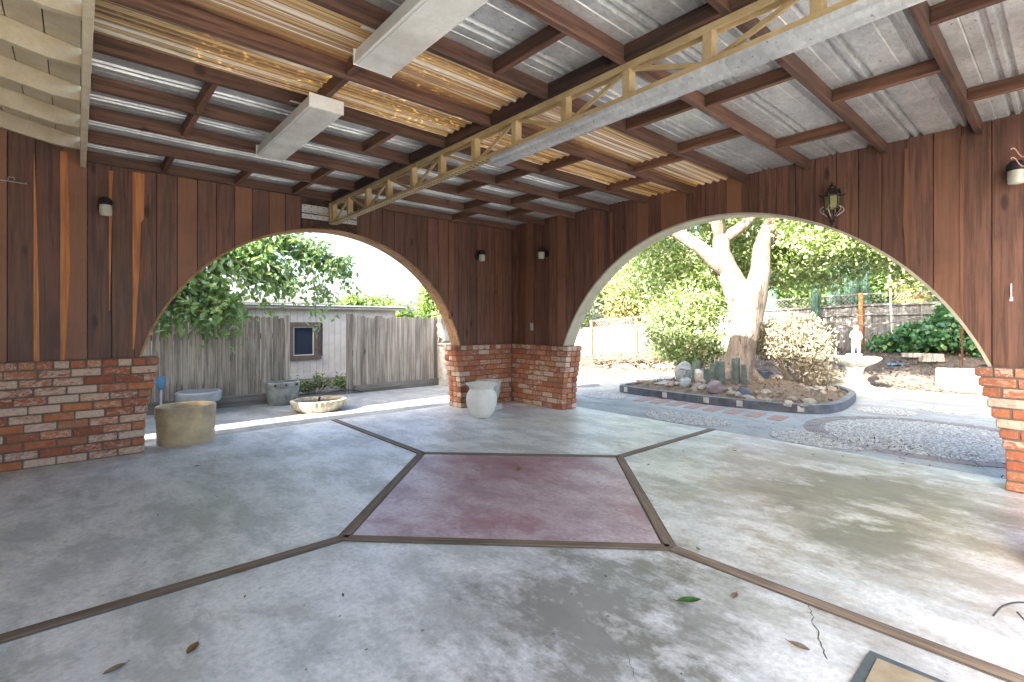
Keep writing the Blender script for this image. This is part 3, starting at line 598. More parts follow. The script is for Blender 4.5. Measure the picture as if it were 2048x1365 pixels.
for k in range(6):
    a = k*math.pi/3; ca, sa = math.cos(a), math.sin(a)
    quick('bar', 'dark_iron', t, lambda b: b.tube([(.062*ca, .062*sa, .055), (.055*ca, .055*sa, -.06), (.02*ca, .02*sa, -.15)], .004, 6))
    quick('scroll', 'steel_wire', t, lambda b: b.tube([((.06+.03*math.sin(u))*ca, (.06+.03*math.sin(u))*sa, -.03-.022*u) for u in np.linspace(0, 4.2, 10)], .003, 5))
    a2 = a+math.pi/3; quick('glass_pane', 'lglass', t, lambda b: b.add([(.058*ca, .058*sa, .05), (.058*math.cos(a2), .058*math.sin(a2), .05), (.052*math.cos(a2), .052*math.sin(a2), -.055), (.052*ca, .052*sa, -.055)], [(0, 1, 2, 3)]))
    quick('crown_spike', 'dark_iron', t, lambda b: b.tube([(.085*ca, .085*sa, .055), (.1*ca, .1*sa, .075)], [.007, .003], 5))
quick('drop', 'dark_iron', t, lambda b: b.lathe([(.02, -.15), (.026, -.165), (.01, -.18), (.012, -.195), (0, -.22)], seg=10))
tag(quick('wall_outlet', 'white_stone', None, lambda b: b.box(.001, .02, .42, .48, 1.08, 1.19), bevel=.006), 'small pale outlet box on the planks near the wall corner', 'outlet')
t = thing('latch_handle', 'small white pull handle screwed to the far right planks', 'handle', None, (0, 5.41, 1.42))
quick('grip', 'white_metal', t, lambda b: b.tube([(.003, 0, -.055), (.02, 0, -.045), (.02, 0, .045), (.003, 0, .055)], .005, 8)); quick('plate', 'white_metal', t, lambda b: b.box(.001, .004, -.009, .009, -.068, -.04))
tag(quick('wall_hook', 'steel_wire', None, lambda b: b.tube([(5.5, .01, 2.345), (5.36, .015, 2.34), (5.33, .03, 2.335), (5.335, .035, 2.345)], .004, 6).tube([(5.44, .012, 2.35), (5.435, .03, 2.372), (5.405, .032, 2.375), (5.40, .03, 2.355)], .004, 6)), 'bent pale wire hook at the left edge of the plank wall', 'hook')
# upright board at the right border, with copper hooks
t = thing('door_jamb', 'weathered brown upright board with a pale edge at the right border', 'door jamb')
def jp(r_, d, z): return (-.7513*r_-.66*(d-7.6), .66*r_-.7513*(d-7.6), z)
quick('board', 'plank', t, lambda b: b.add([jp(r_+dr, d, z) for z, r_ in ((0, 2.504), (2.53, 2.4705)) for dr, d in ((.008, 2.39), (.28, 2.4), (.28, 2.44), (.06, 2.44))], [(0, 3, 2, 1), (4, 5, 6, 7), (0, 1, 5, 4), (1, 2, 6, 5), (2, 3, 7, 6), (3, 0, 4, 7)]))
quick('edge_strip', 'trimR', t, lambda b: b.add([jp(r_+dr, d, z) for z, r_ in ((0, 2.504), (2.4, 2.4722)) for dr, d in ((0, 2.385), (.006, 2.385), (.062, 2.435), (.056, 2.435))], [(0, 3, 2, 1), (4, 5, 6, 7), (0, 1, 5, 4), (1, 2, 6, 5), (2, 3, 7, 6), (3, 0, 4, 7)]))
t = thing('wire_hooks', 'pair of copper wire hooks on the upright board at the right border', 'hook')
for z in (2.0, 1.955): quick('hook', 'wire', t, lambda b: b.tube([jp(2.478-l, 2.384, z+h) for l, h in ((0, 0), (.02, -.002), (.035, .012), (.05, .034), (.062, .04), (.072, .036), (.07, .03))], .0022, 6))
# ------------------------------------------------------------------ urns on the floor
U = [(0, 0), (.1, 0), (.118, .01), (.16, .08), (.19, .16), (.198, .23), (.185, .3), (.155, .345), (.15, .36), (.168, .39), (.2, .415), (.203, .424), (.195, .43), (.18, .42), (.14, .375), (.135, .34), (.16, .28), (.165, .2), (.1, .05), (0, .045)]
o = quick('urn', 'urn', None, lambda b: b.lathe(U, seg=48), smooth='auto'); o.location = (1.17, .75, 0); tag(o, 'tall pale glazed urn with flared rim before the corner brick base', 'urn')
t = thing('planter', 'white footed planter half hidden behind the pale urn', 'planter', None, (.82, .44, 0)); t.rotation_euler.z = .3
quick('foot', 'white_stone', t, lambda b: b.prism([(-.15, -.15), (.15, -.15), (.15, .15), (-.15, .15)], 'z', 0, .1), bevel=.02)
quick('bowl', 'white_stone', t, lambda b: b.lathe([(0, .1), (.09, .1), (.1, .13), (.15, .2), (.17, .3), (.175, .41), (.16, .41), (.14, .3), (0, .2)], seg=36), smooth='auto')

# ------------------------------------------------------------------ yard beyond the left arch
o = quick('stone_pot', 'tan_pot', None, lambda b: b.lathe([(0, 0), (.235, 0), (.245, .01), (.25, .15), (.262, .37), (.258, .385), (.225, .388), (.212, .37), (.205, .12), (0, .1)], seg=48), smooth='auto'); o.location = (4.19, -.22, -.02)
tag(o, 'round ochre cast stone pot with dark stain beside left brick base', 'pot')
o = quick('stone_basin', 'blue_stone', None, lambda b: b.lathe([(0, 0), (.17, 0), (.17, .06), (.14, .1), (.15, .15), (.25, .17), (.262, .2), (.268, .285), (.255, .3), (.228, .3), (.22, .2), (0, .19)], seg=40), smooth='auto'); o.location = (3.80, -2.02, -.02)
tag(o, 'pale blue grey round basin on a foot behind the ochre pot', 'basin')
t = thing('relief_planter', 'oval grey stone planter with triangle relief against the picket fence', 'planter', None, (2.72, -2.08, -.02))
quick('body', 'grey_stone', t, lambda b: b.lathe([(0, 0), (.185, 0), (.195, .012), (.215, .2), (.222, .235), (.222, .25), (.23, .262), (.235, .33), (.225, .338), (.2, .338), (.19, .15), (0, .13)], seg=48, sy=.72, sq=3.), smooth='auto')
for s_ in (-1, 0, 1): quick('triangle_relief', 'grey_stone', t, lambda b: b.bar((.11*s_-.05, .158, .05), (.11*s_, .166, .17), .012, .014, (0, 1, 0)).bar((.11*s_, .166, .17), (.11*s_+.05, .158, .05), .012, .014, (0, 1, 0)))
for s_ in (-1, 0, 1): quick('tile_dot', 'rot', t, lambda b: b.box(.15*s_-.013, .15*s_+.013, .15, .172, .285, .312))
t = thing('fountain_basin', 'low tan fluted oval fountain basin with a small spout', 'fountain', None, (2.5, -1.2, -.02))
quick('basin', 'fount', t, lambda b: b.lathe([(0, 0), (.27, 0), (.29, .01), (.34, .06), (.37, .13), (.375, .15), (.36, .158), (.325, .155), (.31, .11), (0, .1)], seg=132, sy=.8, flute=.02, nfl=33), smooth='auto')
quick('spout', 'black', t, lambda b: b.lathe([(0, .1), (.02, .1), (.012, .12), (.012, .16), (.02, .17), (.008, .19), (0, .19)], seg=12)); quick('water', 'glass', t, lambda b: b.lathe([(0, .118), (.305, .118), (.305, .12), (0, .12)], seg=40, sy=.8))
t = thing('water_pipe', 'white standpipe with blue valve head beside left brick base', 'pipe', None, (4.22, -1.95, -.02))
quick('pipe', 'pvc', t, lambda b: b.tube([(0, 0, 0), (0, 0, .4)], .013, 10)); quick('valve_head', 'blue', t, lambda b: b.lathe([(0, .36), (.028, .36), (.036, .4), (.045, .44), (.05, .5), (.045, .53), (0, .53)], seg=18).bar((-.0, 0, .45), (.09, 0, .45), .03, .03), smooth='auto')
quick('footing', 'border', t, lambda b: b.box(-.07, .07, -.06, .06, 0, .035), bevel=.01)
tag(quick('garden_hose', 'hose', None, lambda b: b.tube([(2.45-1.0*u+.12*math.sin(5*u), -1.95+.15*math.sin(6*u)-.35*u, .0+.09*math.sin(3.1*u)) for u in np.linspace(0, 1, 20)], .012, 6)), 'dark garden hose lying before the gap in the picket fence', 'hose')
def picket_fence(label, x0, x1, y, top, kick, post, pitch=.083):
    t = thing('picket_fence', label, 'fence', 'picket fences'); x = x0
    while x < x1-.03:
        wv = pitch-random.uniform(.003, .012); h = top+random.uniform(-.035, .03); ln = random.uniform(-.008, .008); c = min(.02, wv/3)
        poly = [(x, .02), (x+wv, .02), (x+wv+ln, h-c), (x+wv-c+ln, h), (x+c+ln, h), (x+ln, h-c)]; yo = random.uniform(-.008, .008)
        MB().prism(poly, 'y', y-.012+yo, y+.006+yo).build('picket', 'fence', t); x += pitch
    for z in (.25, .95): quick('rail', 'kick', t, lambda b: b.box(x0, x1, y-.06, y-.021, z, z+.085))
    if kick: quick('kickboard', 'kick', t, lambda b: b.box(x0, x1-.02, y+.018, y+.055, -.04, kick), bevel=.004)
    for px in post: quick('post', 'fence', t, lambda b: b.box(px, px+.09, y-.05, y+.04, -.05, top+.05), bevel=.004)
    return t
picket_fence('weathered grey brown picket fence under the leaves, left of the gap', 2.54, 5.6, -2.36, 1.28, .14, (5.2,))
picket_fence('weathered grey picket fence right of the gap by the shed', -1.9, 1.42, -2.6, 1.30, .1, (1.42,))
# shed
sh = thing('shed', 'pale grey board shed with a flat dark roof beyond the picket fence', 'shed'); SY = -5.5
x = -.95; i = 0
while x < 6.0:
    if x+.139 < .99 or x > 1.56: quick('siding_board', 'siding', sh, lambda b: b.box(x+.003, x+.136, SY-.02, SY, .02, 1.52))
    else:
        for z0, z1 in ((.02, .44), (1.18, 1.52)): quick('siding_board', 'siding', sh, lambda b: b.box(x+.003, x+.136, SY-.02, SY, z0, z1))
    x += .139
quick('backing', 'brown_frame', sh, lambda b: b.box(-.95, 6, SY-2.4, SY-.03, .0, 1.5)); quick('skirt', 'siding', sh, lambda b: b.box(-.93, 6, SY-.01, SY+.015, -.05, .07))
rf = quick('roof', 'shed_roof', sh, lambda b: b.box(-1.15, 6.2, SY-2.6, SY+.16, 1.545, 1.6)); quick('fascia', 'siding', rf, lambda b: b.box(-1.12, 6.2, SY+.1, SY+.13, 1.50, 1.544)); quick('roof_edge', 'white_metal', rf, lambda b: b.box(-1.16, 6.2, SY+.161, SY+.17, 1.56, 1.585))
wn_ = quick('window', 'brown_frame', sh, lambda b: b.box(.90, 1.66, SY+.0, SY+.04, .38, .47).box(.92, 1.64, SY, SY+.04, 1.1, 1.2).box(.98, 1.06, SY, SY+.035, .471, 1.099).box(1.5, 1.58, SY, SY+.035, .471, 1.099))
quick('pane', 'glass', wn_, lambda b: b.box(1.06, 1.5, SY-.012, SY-.004, .47, 1.1)); quick('sash', 'white_metal', wn_, lambda b: b.box(1.06, 1.08, SY-.003, SY+.015, .471, 1.099).box(1.48, 1.5, SY-.003, SY+.015, .471, 1.099).box(1.08, 1.48, SY-.003, SY+.015, .471, .49).box(1.08, 1.48, SY-.003, SY+.015, 1.08, 1.099))
# statue by the fence
t = thing('animal_statue', 'weathered white stone animal statue on a tall block at the fence end', 'statue', None, (-.36, -2.3, -.03))
quick('pedestal', 'white_stone', t, lambda b: b.prism([(-.13, -.12), (.13, -.12), (.13, .12), (-.13, .12)], 'z', 0, .78).box(-.15, .15, -.14, .14, .78, .83), bevel=.012)
vs = [(0, 0, .12), (0, .08, .2), (0, .12, .3), (0, .15, .38), (0, .2, .42), (0, .26, .4), (-.05, .14, .1), (-.05, .16, .0), (.05, .14, .1), (.05, .16, .0), (-.07, -.03, .06), (-.06, .06, .01), (.07, -.03, .06), (.06, .06, .01), (-.04, .16, .47), (.04, .16, .47)]
ed = [(0, 1), (1, 2), (2, 3), (3, 4), (4, 5), (2, 6), (6, 7), (2, 8), (8, 9), (0, 10), (10, 11), (0, 12), (12, 13), (3, 14), (3, 15)]
skin('figure', 'white_stone', t, vs, ed, [.1, .1, .08, .065, .06, .03, .03, .025, .03, .025, .05, .03, .05, .03, .018, .018], 2, (0, -.08, .83), R(200), .85)
# green brush in the gap
for k, (bx, by, h_, lab) in enumerate(((1.9, -3.1, .27, 'leafy green weed with an upright tip in the fence gap'), (1.25, -3.1, .22, 'low sprawling pile of cut green branches in the fence gap'))):
    t = thing('weed_clump', lab, 'plant', 'weeds in the fence gap')
    b = MB(); tips = []
    for i in range(14):
        a = random.uniform(0, 6.28); r_ = random.uniform(.1, .45); p0 = (bx+.1*math.cos(a), by+.1*math.sin(a), -.03); p1 = (bx+1.3*r_*math.cos(a), by+.5*r_*math.sin(a), h_*random.uniform(.35, 1.25)*(1-.6*r_)); b.tube([p0, ((p0[0]+p1[0])/2, (p0[1]+p1[1])/2, p1[2]*.7), p1], [.007, .005, .002], 5); tips.append(p1)
    b.build('stem', 'branch', t)
    pts = np.concatenate([np.array([[bx, by, .0]])+(np.array(p)-np.array([bx, by, 0]))[None]*rng.uniform(.3, 1.05, (26, 1))+rng.normal(size=(26, 3))*.04 for p in tips]); pts[:, 2] = np.maximum(pts[:, 2], 0)
    Vv, Ff = leaves(pts, .07, .5); obj('foliage', np_mesh('foliage', Vv, Ff), 'leaf_bg', t)

# tree hanging in from the left
def limb_tree(t, limbs, mat='bark', seg=9, jit=.05):
    for nm, pts, rad in limbs: quick(nm, mat, t, lambda b: b.tube(pts, rad, seg, True, jit), smooth=True)
t = thing('overhanging_tree', 'leafy green tree with drooping branches over the picket fence', 'tree')
limbs = [('trunk', [(5.4, -3.0, -.1), (5.35, -3.0, .8), (5.2, -2.95, 1.6), (5.0, -2.9, 2.4)], [.16, .13, .12, .1]),
 ('limb', [(5.0, -2.9, 2.35), (4.2, -2.7, 2.75), (3.3, -2.5, 2.7), (2.4, -2.35, 2.45), (1.75, -2.3, 2.2)], [.08, .06, .04, .022, .006]),
 ('limb', [(5.1, -2.9, 2.1), (4.5, -2.4, 2.2), (4.0, -2.1, 1.85), (3.7, -2.0, 1.6), (3.5, -1.98, 1.4)], [.06, .045, .03, .015, .005]),
 ('limb', [(5.0, -2.9, 2.4), (4.6, -3.2, 3.2), (4.0, -3.3, 3.9)], [.09, .06, .03]), ('limb', [(4.0, -2.65, 2.7), (3.4, -2.2, 2.3), (2.9, -2.1, 2.1), (2.7, -2.1, 1.9)], [.04, .025, .014, .004])]
limb_tree(t, limbs)
tw = MB(); P_ = []
def spray(a, b, n, ln, droop, spread, per, jit=.05):
    a, b = np.array(a), np.array(b)
    for i in range(n):
        f = rng.uniform(0, 1); p0 = a+(b-a)*f; d = (b-a)/np.linalg.norm(b-a)*.6+rng.normal(size=3)*spread; d[2] -= droop; L = ln*rng.uniform(.5, 1.2)
        p1 = p0+d*L*.5; p2 = p0+d*L-np.array([0, 0, droop*L*.3]); tw.tube([p0, p1, p2], [.006, .004, .0015], 4, False)
        k = rng.uniform(.2, 1.05, per)[:, None]; P_.append(p0+(p2-p0)*k+rng.normal(size=(per, 3))*jit)
spray((4.4, -2.7, 2.6), (3.0, -2.45, 2.65), 110, .65, .3, .55, 30); spray((3.2, -2.5, 2.65), (1.8, -2.3, 2.25), 70, .48, .3, .5, 15); spray((2.6, -2.4, 2.5), (1.65, -2.3, 2.15), 34, .42, .4, .5, 9)
spray((4.6, -2.4, 2.3), (3.5, -2.0, 1.5), 120, .48, .2, .45, 22, .07); spray((4.4, -2.3, 1.8), (3.9, -2.0, 1.45), 34, .32, .4, .4, 20); spray((3.4, -2.2, 2.4), (2.75, -2.1, 2.0), 45, .45, .4, .5, 18); spray((4.2, -2.2, 2.4), (3.1, -2.1, 2.1), 80, .5, .3, .5, 24, .07)
spray((4.6, -3.2, 3.2), (3.2, -2.8, 3.3), 60, .8, .1, .7, 30, .1); spray((2.2, -2.2, 2.0), (2.0, -2.15, 1.7), 5, .25, 1.0, .2, 10); spray((4.8, -2.6, 1.8), (4.35, -2.1, 1.4), 40, .35, .4, .4, 20)
for px in ((2.12, -2.5),): spray((px[0], px[1], 1.9), (px[0]-.03, px[1], 1.4), 5, .28, .9, .2, 9)
tw.build('twigs', 'branch', t)['kind'] = 'stuff'
P_ = np.concatenate(P_); Vv, Ff = leaves(P_, .105, .55, .5, hang=(0, 0, -.45)); obj('crown', np_mesh('crown', Vv, Ff), 'leaf_big', t)

# far trees on the left
def bg_tree(label, x, y, h, rad, mat, n=700, per=22, size=.22, trunk=.15, cone=False, zb=None, cl=.35, cat='tree', group='trees beyond the fences'):
    t = thing('background_tree' if not cone else 'conifer_tree', label, cat, group); z0 = gz(x, y) if zb is None else zb
    quick('trunk', 'bark', t, lambda b: b.tube([(x, y, z0-.2), (x+.05*h*.1, y, z0+h*.4), (x, y, z0+h*.85)], [trunk, trunk*.75, trunk*.2], 8, True, .05), smooth=True)
    if cone: ells = [(x, y, z0+h*(.25+.72*i/8), rad*(1-i/8.5), rad*(1-i/8.5), h*.07, (1-i/9)**1.4) for i in range(9)]
    else: ells = [(x+rad*.45*math.cos(a), y+rad*.45*math.sin(a), z0+h*(.55+.12*math.sin(3*a+x)), rad*.62, rad*.62, h*.3, 1) for a in np.linspace(0, 6.28, 5, endpoint=False)]+[(x, y, z0+h*.74, rad*.6, rad*.6, h*.26, 1.1)]
    crown('crown', mat, t, ells, n, per, cl, size, .55); return t
bg_tree('pointed pale conifer rising behind the right picket fence', -5.66, -11.5, 3.0, .75, 'leaf_bg', 420, 22, .14, .1, True, -.1, .16)
bg_tree('low rounded pale tree between the shed roof and the conifer', -3.6, -10.8, 2.0, .95, 'leaf_bg', 320, 20, .15, .1, False, -.1, .22)
bg_tree('yellow green bush at the arch edge behind the right picket fence', -3.5, -6.8, 1.9, .5, 'leaf_yel', 200, 20, .11, .06, False, -.1, .13)
bg_tree('small far tree top peeking over the shed roof', -4.0, -15.2, 2.5, .6, 'leaf_bg', 170, 20, .16, .1, False, -.1, .2)
bg_tree('wide far tree over the end of the shed roof', -5.0, -15.2, 2.45, 1.0, 'leaf_bg', 240, 20, .18, .1, False, -.1, .25)

# ------------------------------------------------------------------ garden beyond the right arch
# planter island
def rr_path(grow=0):
    ctrl = [(-2.06, .62), (-2.0, 1.2), (-1.99, 2.1), (-2.08, 2.7), (-2.2, 3.2), (-2.42, 3.5), (-2.85, 3.6), (-3.5, 3.55), (-4.3, 3.4), (-4.9, 3.0), (-5.1, 2.2), (-4.9, 1.3), (-4.3, .7), (-3.3, .4), (-2.5, .35), (-2.15, .42)]
    n = len(ctrl); out = []
    for i in range(n):
        p0, p1, p2, p3 = [Vector(ctrl[(i+k-1) % n]) for k in range(4)]
        for t_ in (0, .25, .5, .75):
            out.append(.5*((2*p1)+(p2-p0)*t_+(2*p0-5*p1+4*p2-p3)*t_**2+(3*p1-p0-3*p2+p3)*t_**3))
    c = Vector((-3.4, 2.0)); return [p+(p-c).normalized()*grow for p in out]
isl = thing('planter_island', 'raised garden bed with black kerb and pale square insets around the tree', 'planter bed')
pa, pb = rr_path(0), rr_path(-.1); n = len(pa); b = MB()
b.add([(p.x, p.y, z) for p, z in [(p, -.03) for p in pa]+[(p, .098) for p in pa]], [(i, (i+1) % n, n+(i+1) % n, n+i) for i in range(n)]); b.build('kerb_face', 'kerb', isl)
MB().add([(p.x, p.y, z) for p, z in [(p, .099) for p in pa]+[(p, .103) for p in pb]+[(p, -.03) for p in pb]], [(i, (i+1) % n, n+(i+1) % n, n+i) for i in range(n)]+[(n+i, n+(i+1) % n, 2*n+(i+1) % n, 2*n+i) for i in range(n)]).build('kerb_top', 'kerb_top', isl)
b = MB(); c = Vector((-3.5, 1.95)); rings = [1, .85, .65, .45, .25, .08]; q = []
def mound(f): return .075+.16*(1-f*f)
for f in rings: q += [(c.x+(p.x-c.x)*f, c.y+(p.y-c.y)*f, mound(f)+(random.uniform(-.012, .012) if f < 1 else -.01)) for p in pb]
b.add(q, [(k*n+i, k*n+(i+1) % n, (k+1)*n+(i+1) % n, (k+1)*n+i) for k in range(len(rings)-1) for i in range(n)]+[tuple((len(rings)-1)*n+i for i in range(n))]); b.build('soil', 'soil', isl, True)
def soilz(x, y):
    d = Vector((x, y))-c; best = min(((p-c).normalized()-d.normalized()).length for p in pb) if d.length > .01 else 0
    R_ = [(p-c).length for p in pb if ((p-c).normalized()-d.normalized()).length <= best+1e-6] if d.length > .01 else [1]
    return mound(min(1, d.length/R_[0]))
for i, (px, py) in enumerate(((-2.06, .66), (-1.995, 1.36), (-1.99, 2.0), (-2.055, 2.62), (-2.225, 3.25))):
    e = min(range(n), key=lambda k: (pa[k]-Vector((px, py))).length); tdir = (pa[(e+1) % n]-pa[e-1]).normalized(); nr = Vector((tdir.y, -tdir.x)); nr = nr if nr.dot(pa[e]-c) > 0 else -nr
    p = pa[e]+nr*.004; o = MB().bar((p.x-tdir.x*.04, p.y-tdir.y*.04, .045), (p.x+tdir.x*.04, p.y+tdir.y*.04, .045), .012, .082).build('square_inset', 'white_stone', isl, bevel=.003)
# leaf litter scattered on the bed and the yard
def litter(name, region, N, parent=None, size=.05, zf=None, lab=None):
    pts = np.array([[x, y, zf(x, y)+.006] for x, y in region(N)]); Vv, Ff = leaves(pts, size, .55, 3.); o = obj(name, np_mesh(name, Vv, Ff), 'litter', parent); o['kind'] = 'stuff'; return o
def reg_bed(N):
    o = []
    while len(o) < N:
        p = random.choice(pb); f = random.random()**.5*.97; o.append((c.x+(p.x-c.x)*f, c.y+(p.y-c.y)*f))
    return o
litter('leaf_litter', reg_bed, 1500, isl, .045, soilz)
lt = litter('yard_litter', lambda N: [(random.uniform(-10, -6.1), random.uniform(-6, 6)) for _ in range(N)], 9000, None, .07, gz); tag(lt, 'dry leaves and bark chips strewn over the far yard', 'leaf litter')
tl = litter('patio_litter', lambda N: [(-.95+random.gauss(0, .25)-.2*k, 4.5+random.gauss(0, .5)) for k in [0]*N], 260, None, .03, lambda x, y: -.012); tag(tl, 'dark twigs and leaf crumbs on the paving outside the right arch', 'leaf litter')

# the big tree
t = thing('garden_tree', 'big forked tree with pale sunlit trunk in the raised bed', 'tree')
def blend(b, pts, rad, seg=18):
    b.tube(pts, rad, seg, True, .06)
b = MB(); k_ = 8.54/8.5
trunk = [(-3.5, 1.84, .0), (-3.5, 1.85, .25), (-3.55, 1.92, .7), (-3.62, 1.98, 1.15), (-3.62, 1.98, 1.5), (-3.6, 1.96, 1.8)]
b.tube(trunk, [.38, .31, .215, .215, .26, .28], 22, True, .05)
b.tube([(-3.62, 1.98, 1.2), (-3.5, 1.88, 1.75), (-3.36, 1.76, 2.12), (-3.3, 1.70, 2.4), (-3.32, 1.69, 2.7)], [.2, .22, .18, .15, .14], 18, True, .05)
b.tube([(-3.66, 2.02, 1.2), (-3.74, 2.08, 1.7), (-3.80, 2.14, 2.1), (-3.82, 2.16, 2.5), (-3.95, 2.26, 3.0)], [.2, .2, .16, .14, .1], 18, True, .05)
for a in np.linspace(0, 6.28, 7, endpoint=False): b.tube([(-3.5+.5*math.cos(a), 1.84+.5*math.sin(a), .1), (-3.5+.22*math.cos(a), 1.85+.22*math.sin(a), .38), (-3.55, 1.9, .8)], [.07, .1, .1], 8, True, .05)
tro = b.build('trunk', 'bark', t)
rm = tro.modifiers.new('r', 'REMESH'); rm.mode = 'VOXEL'; rm.voxel_size = .03; smd = tro.modifiers.new('s', 'SMOOTH'); smd.iterations = 6; smd.factor = .5
bpy.context.view_layer.update(); em = bpy.data.meshes.new_from_object(tro.evaluated_get(bpy.context.evaluated_depsgraph_get())); tro.modifiers.clear(); tro.data = em
em.materials.clear(); em.materials.append(M['bark']); em.polygons.foreach_set('use_smooth', [True]*len(em.polygons))
LM = [[(-3.4, 1.78, 2.0), (-3.18, 1.6, 2.3), (-3.02, 1.46, 2.48), (-2.63, 1.12, 2.82), (-2.2, .75, 3.3), (-1.9, .4, 3.8)], [(-3.32, 1.69, 2.6), (-3.22, 1.63, 3.05), (-3.1, 1.5, 3.7), (-3.2, 1.3, 4.3)], [(-3.3, 1.7, 2.6), (-3.55, 1.95, 2.85), (-3.8, 2.2, 3.2), (-4.2, 2.6, 3.8)],
      [(-3.9, 2.2, 2.8), (-4.1, 2.5, 3.2), (-4.4, 3.1, 3.5), (-4.6, 3.8, 3.6)], [(-3.82, 2.16, 2.4), (-4.1, 2.35, 2.9), (-4.9, 2.4, 3.6)], [(-4.4, 3.1, 3.45), (-4.3, 3.7, 3.1), (-4.4, 4.3, 2.7)], [(-3.2, 1.6, 3.1), (-3.9, .8, 3.2), (-4.6, .0, 2.9)]]
LR = [[.15, .13, .115, .1, .08, .04], [.12, .1, .07, .03], [.1, .09, .07, .03], [.09, .07, .05, .02], [.09, .07, .03], [.04, .03, .01], [.07, .05, .02]]
for p, r_ in zip(LM, LR): quick('limb', 'bark', t, lambda b: b.tube(p, r_, 12, True, .05), smooth=True)
def keep_main(P):
    x, y, z = P[:, 0], P[:, 1], P[:, 2]; zz = z-(x+3.55)*.577                       # height of the sun ray through the leaf at the trunk
    lit = (abs(y-1.95-.05*(x+3.55)) < .5) & (x > -3.75) & (zz < 2.15) & (zz > -.5)
    fr = (abs(y-1.75) < .55) & (x > -3.2) & (z < 2.65)
    lim = (x > -3.3) & (abs(y-1.35) < .6) & (zz < 2.75)
    return (~(lit | fr | lim) | (rng.uniform(size=len(P)) < .05)) & (x < -.9)
E1 = [(-4.9, 2.9, 4.6, 1.9, 2.6, .8, 3.2), (-5.2, 4.6, 3.9, 1.3, 1.3, .8, 1.6), (-4.8, 2.3, 3.7, 1.7, 2.2, 1.0, 3), (-5.0, .4, 2.7, 1.2, 1.2, .8, 2.2), (-4.9, 3.9, 2.9, 1.0, 1.2, .8, 2.4), (-3.6, 1.4, 3.7, 1.3, 1.3, .8, 1.5), (-5.8, 1.9, 2.5, .9, 1.7, .7, 2.6), (-4.4, -.3, 2.3, .9, .8, .7, 1.3), (-2.7, .3, 3.5, 1.0, .9, .7, 1.2), (-5.2, 4.3, 2.2, .7, .7, .5, 1.), (-4.1, 3.1, 2.7, .5, .7, .45, 1.3), (-4.6, 2.4, 2.5, .5, .7, .4, 1.1), (-5.0, .9, 2.0, .7, .8, .4, 1.0)]
crown('crown', 'leaf_oak', t, E1, 3000, 26, .15, .085, .5, .5, keep_main)
# shrub left of the trunk
t = thing('green_shrub', 'loose green shrub in the bed just left of the tree trunk', 'shrub')
b = MB()
for i in range(9):
    a = random.uniform(0, 6.28); b.tube([(-3.75, 1.0, .15), (-3.75+.25*math.cos(a), 1.0+.2*math.sin(a), .6), (-3.8+.55*math.cos(a), 1.0+.45*math.sin(a), 1.2)], [.015, .01, .004], 5)
b.build('stem', 'branch', t)
crown('foliage', 'leaf_oak', t, [(-3.95, .85, 1.45, .6, .6, .4, 1.2), (-3.8, .85, .8, .55, .55, .45, 1.4), (-3.6, .45, 1.05, .4, .35, .4, .7), (-4.4, .6, 1.9, .6, .6, .35, .8)], 420, 26, .1, .075, .5, .5)
# variegated bush right of the trunk
t = thing('pale_bush', 'rounded bush with pale cream leaves right of the tree trunk', 'bush'); b = MB(); BXc, BYc = -4.35, 2.5
for i in range(14):
    a = random.uniform(0, 6.28); r_ = random.uniform(.25, .6); z_ = random.uniform(.55, 1.1)
    b.tube([(BXc+.06*math.cos(a), BYc+.06*math.sin(a), .1), (BXc+.45*r_*math.cos(a), BYc+.45*r_*math.sin(a), .35), (BXc+r_*math.cos(a), BYc+r_*math.sin(a), z_)], [.03, .02, .006], 6, True, .1)
b.build('stem', 'branch', t)
crown('foliage', 'leaf_pale', t, [(BXc, BYc-.05, .95, .5, .5, .36, 2), (BXc+.1, BYc+.25, .72, .3, .3, .3, 1.), (BXc-.05, BYc-.3, .8, .35, .35, .32, .9), (BXc+.3, BYc+.5, .35, .16, .16, .22, .3)], 480, 28, .085, .07, .38, .6)
# upright log pieces
for i, (x, y, h_, r_, ln, lab) in enumerate(((-2.6, 1.80, .3, .055, 0., 'leftmost grey green log stub standing against the trunk'), (-2.8, 1.93, .4, .065, .05, 'leaning grey green log stub second from the left'), (-2.95, 2.1, .44, .065, .0, 'tallest grey green log stub in front of the trunk'), (-2.95, 2.24, .35, .04, -.02, 'thin split log stub at the right of the row'), (-3.1, 1.35, .34, .075, 0., 'dark log stub behind the carved stone face'), (-3.25, 1.6, .28, .07, 0., 'short log stub between the stone face and the trunk'))):
    z_ = soilz(x, y)-.03; o = quick('log_stub', 'log', None, lambda b: b.lathe([(0, 0), (r_, 0), (r_*.97, h_*.5), (r_*.93, h_), (0, h_+.005)], seg=28, flute=.09, nfl=7), smooth='auto'); o.location = (x, y, z_); o.rotation_euler = (ln, ln*.8, i); tag(o, lab, 'log', 'log stubs round the trunk')
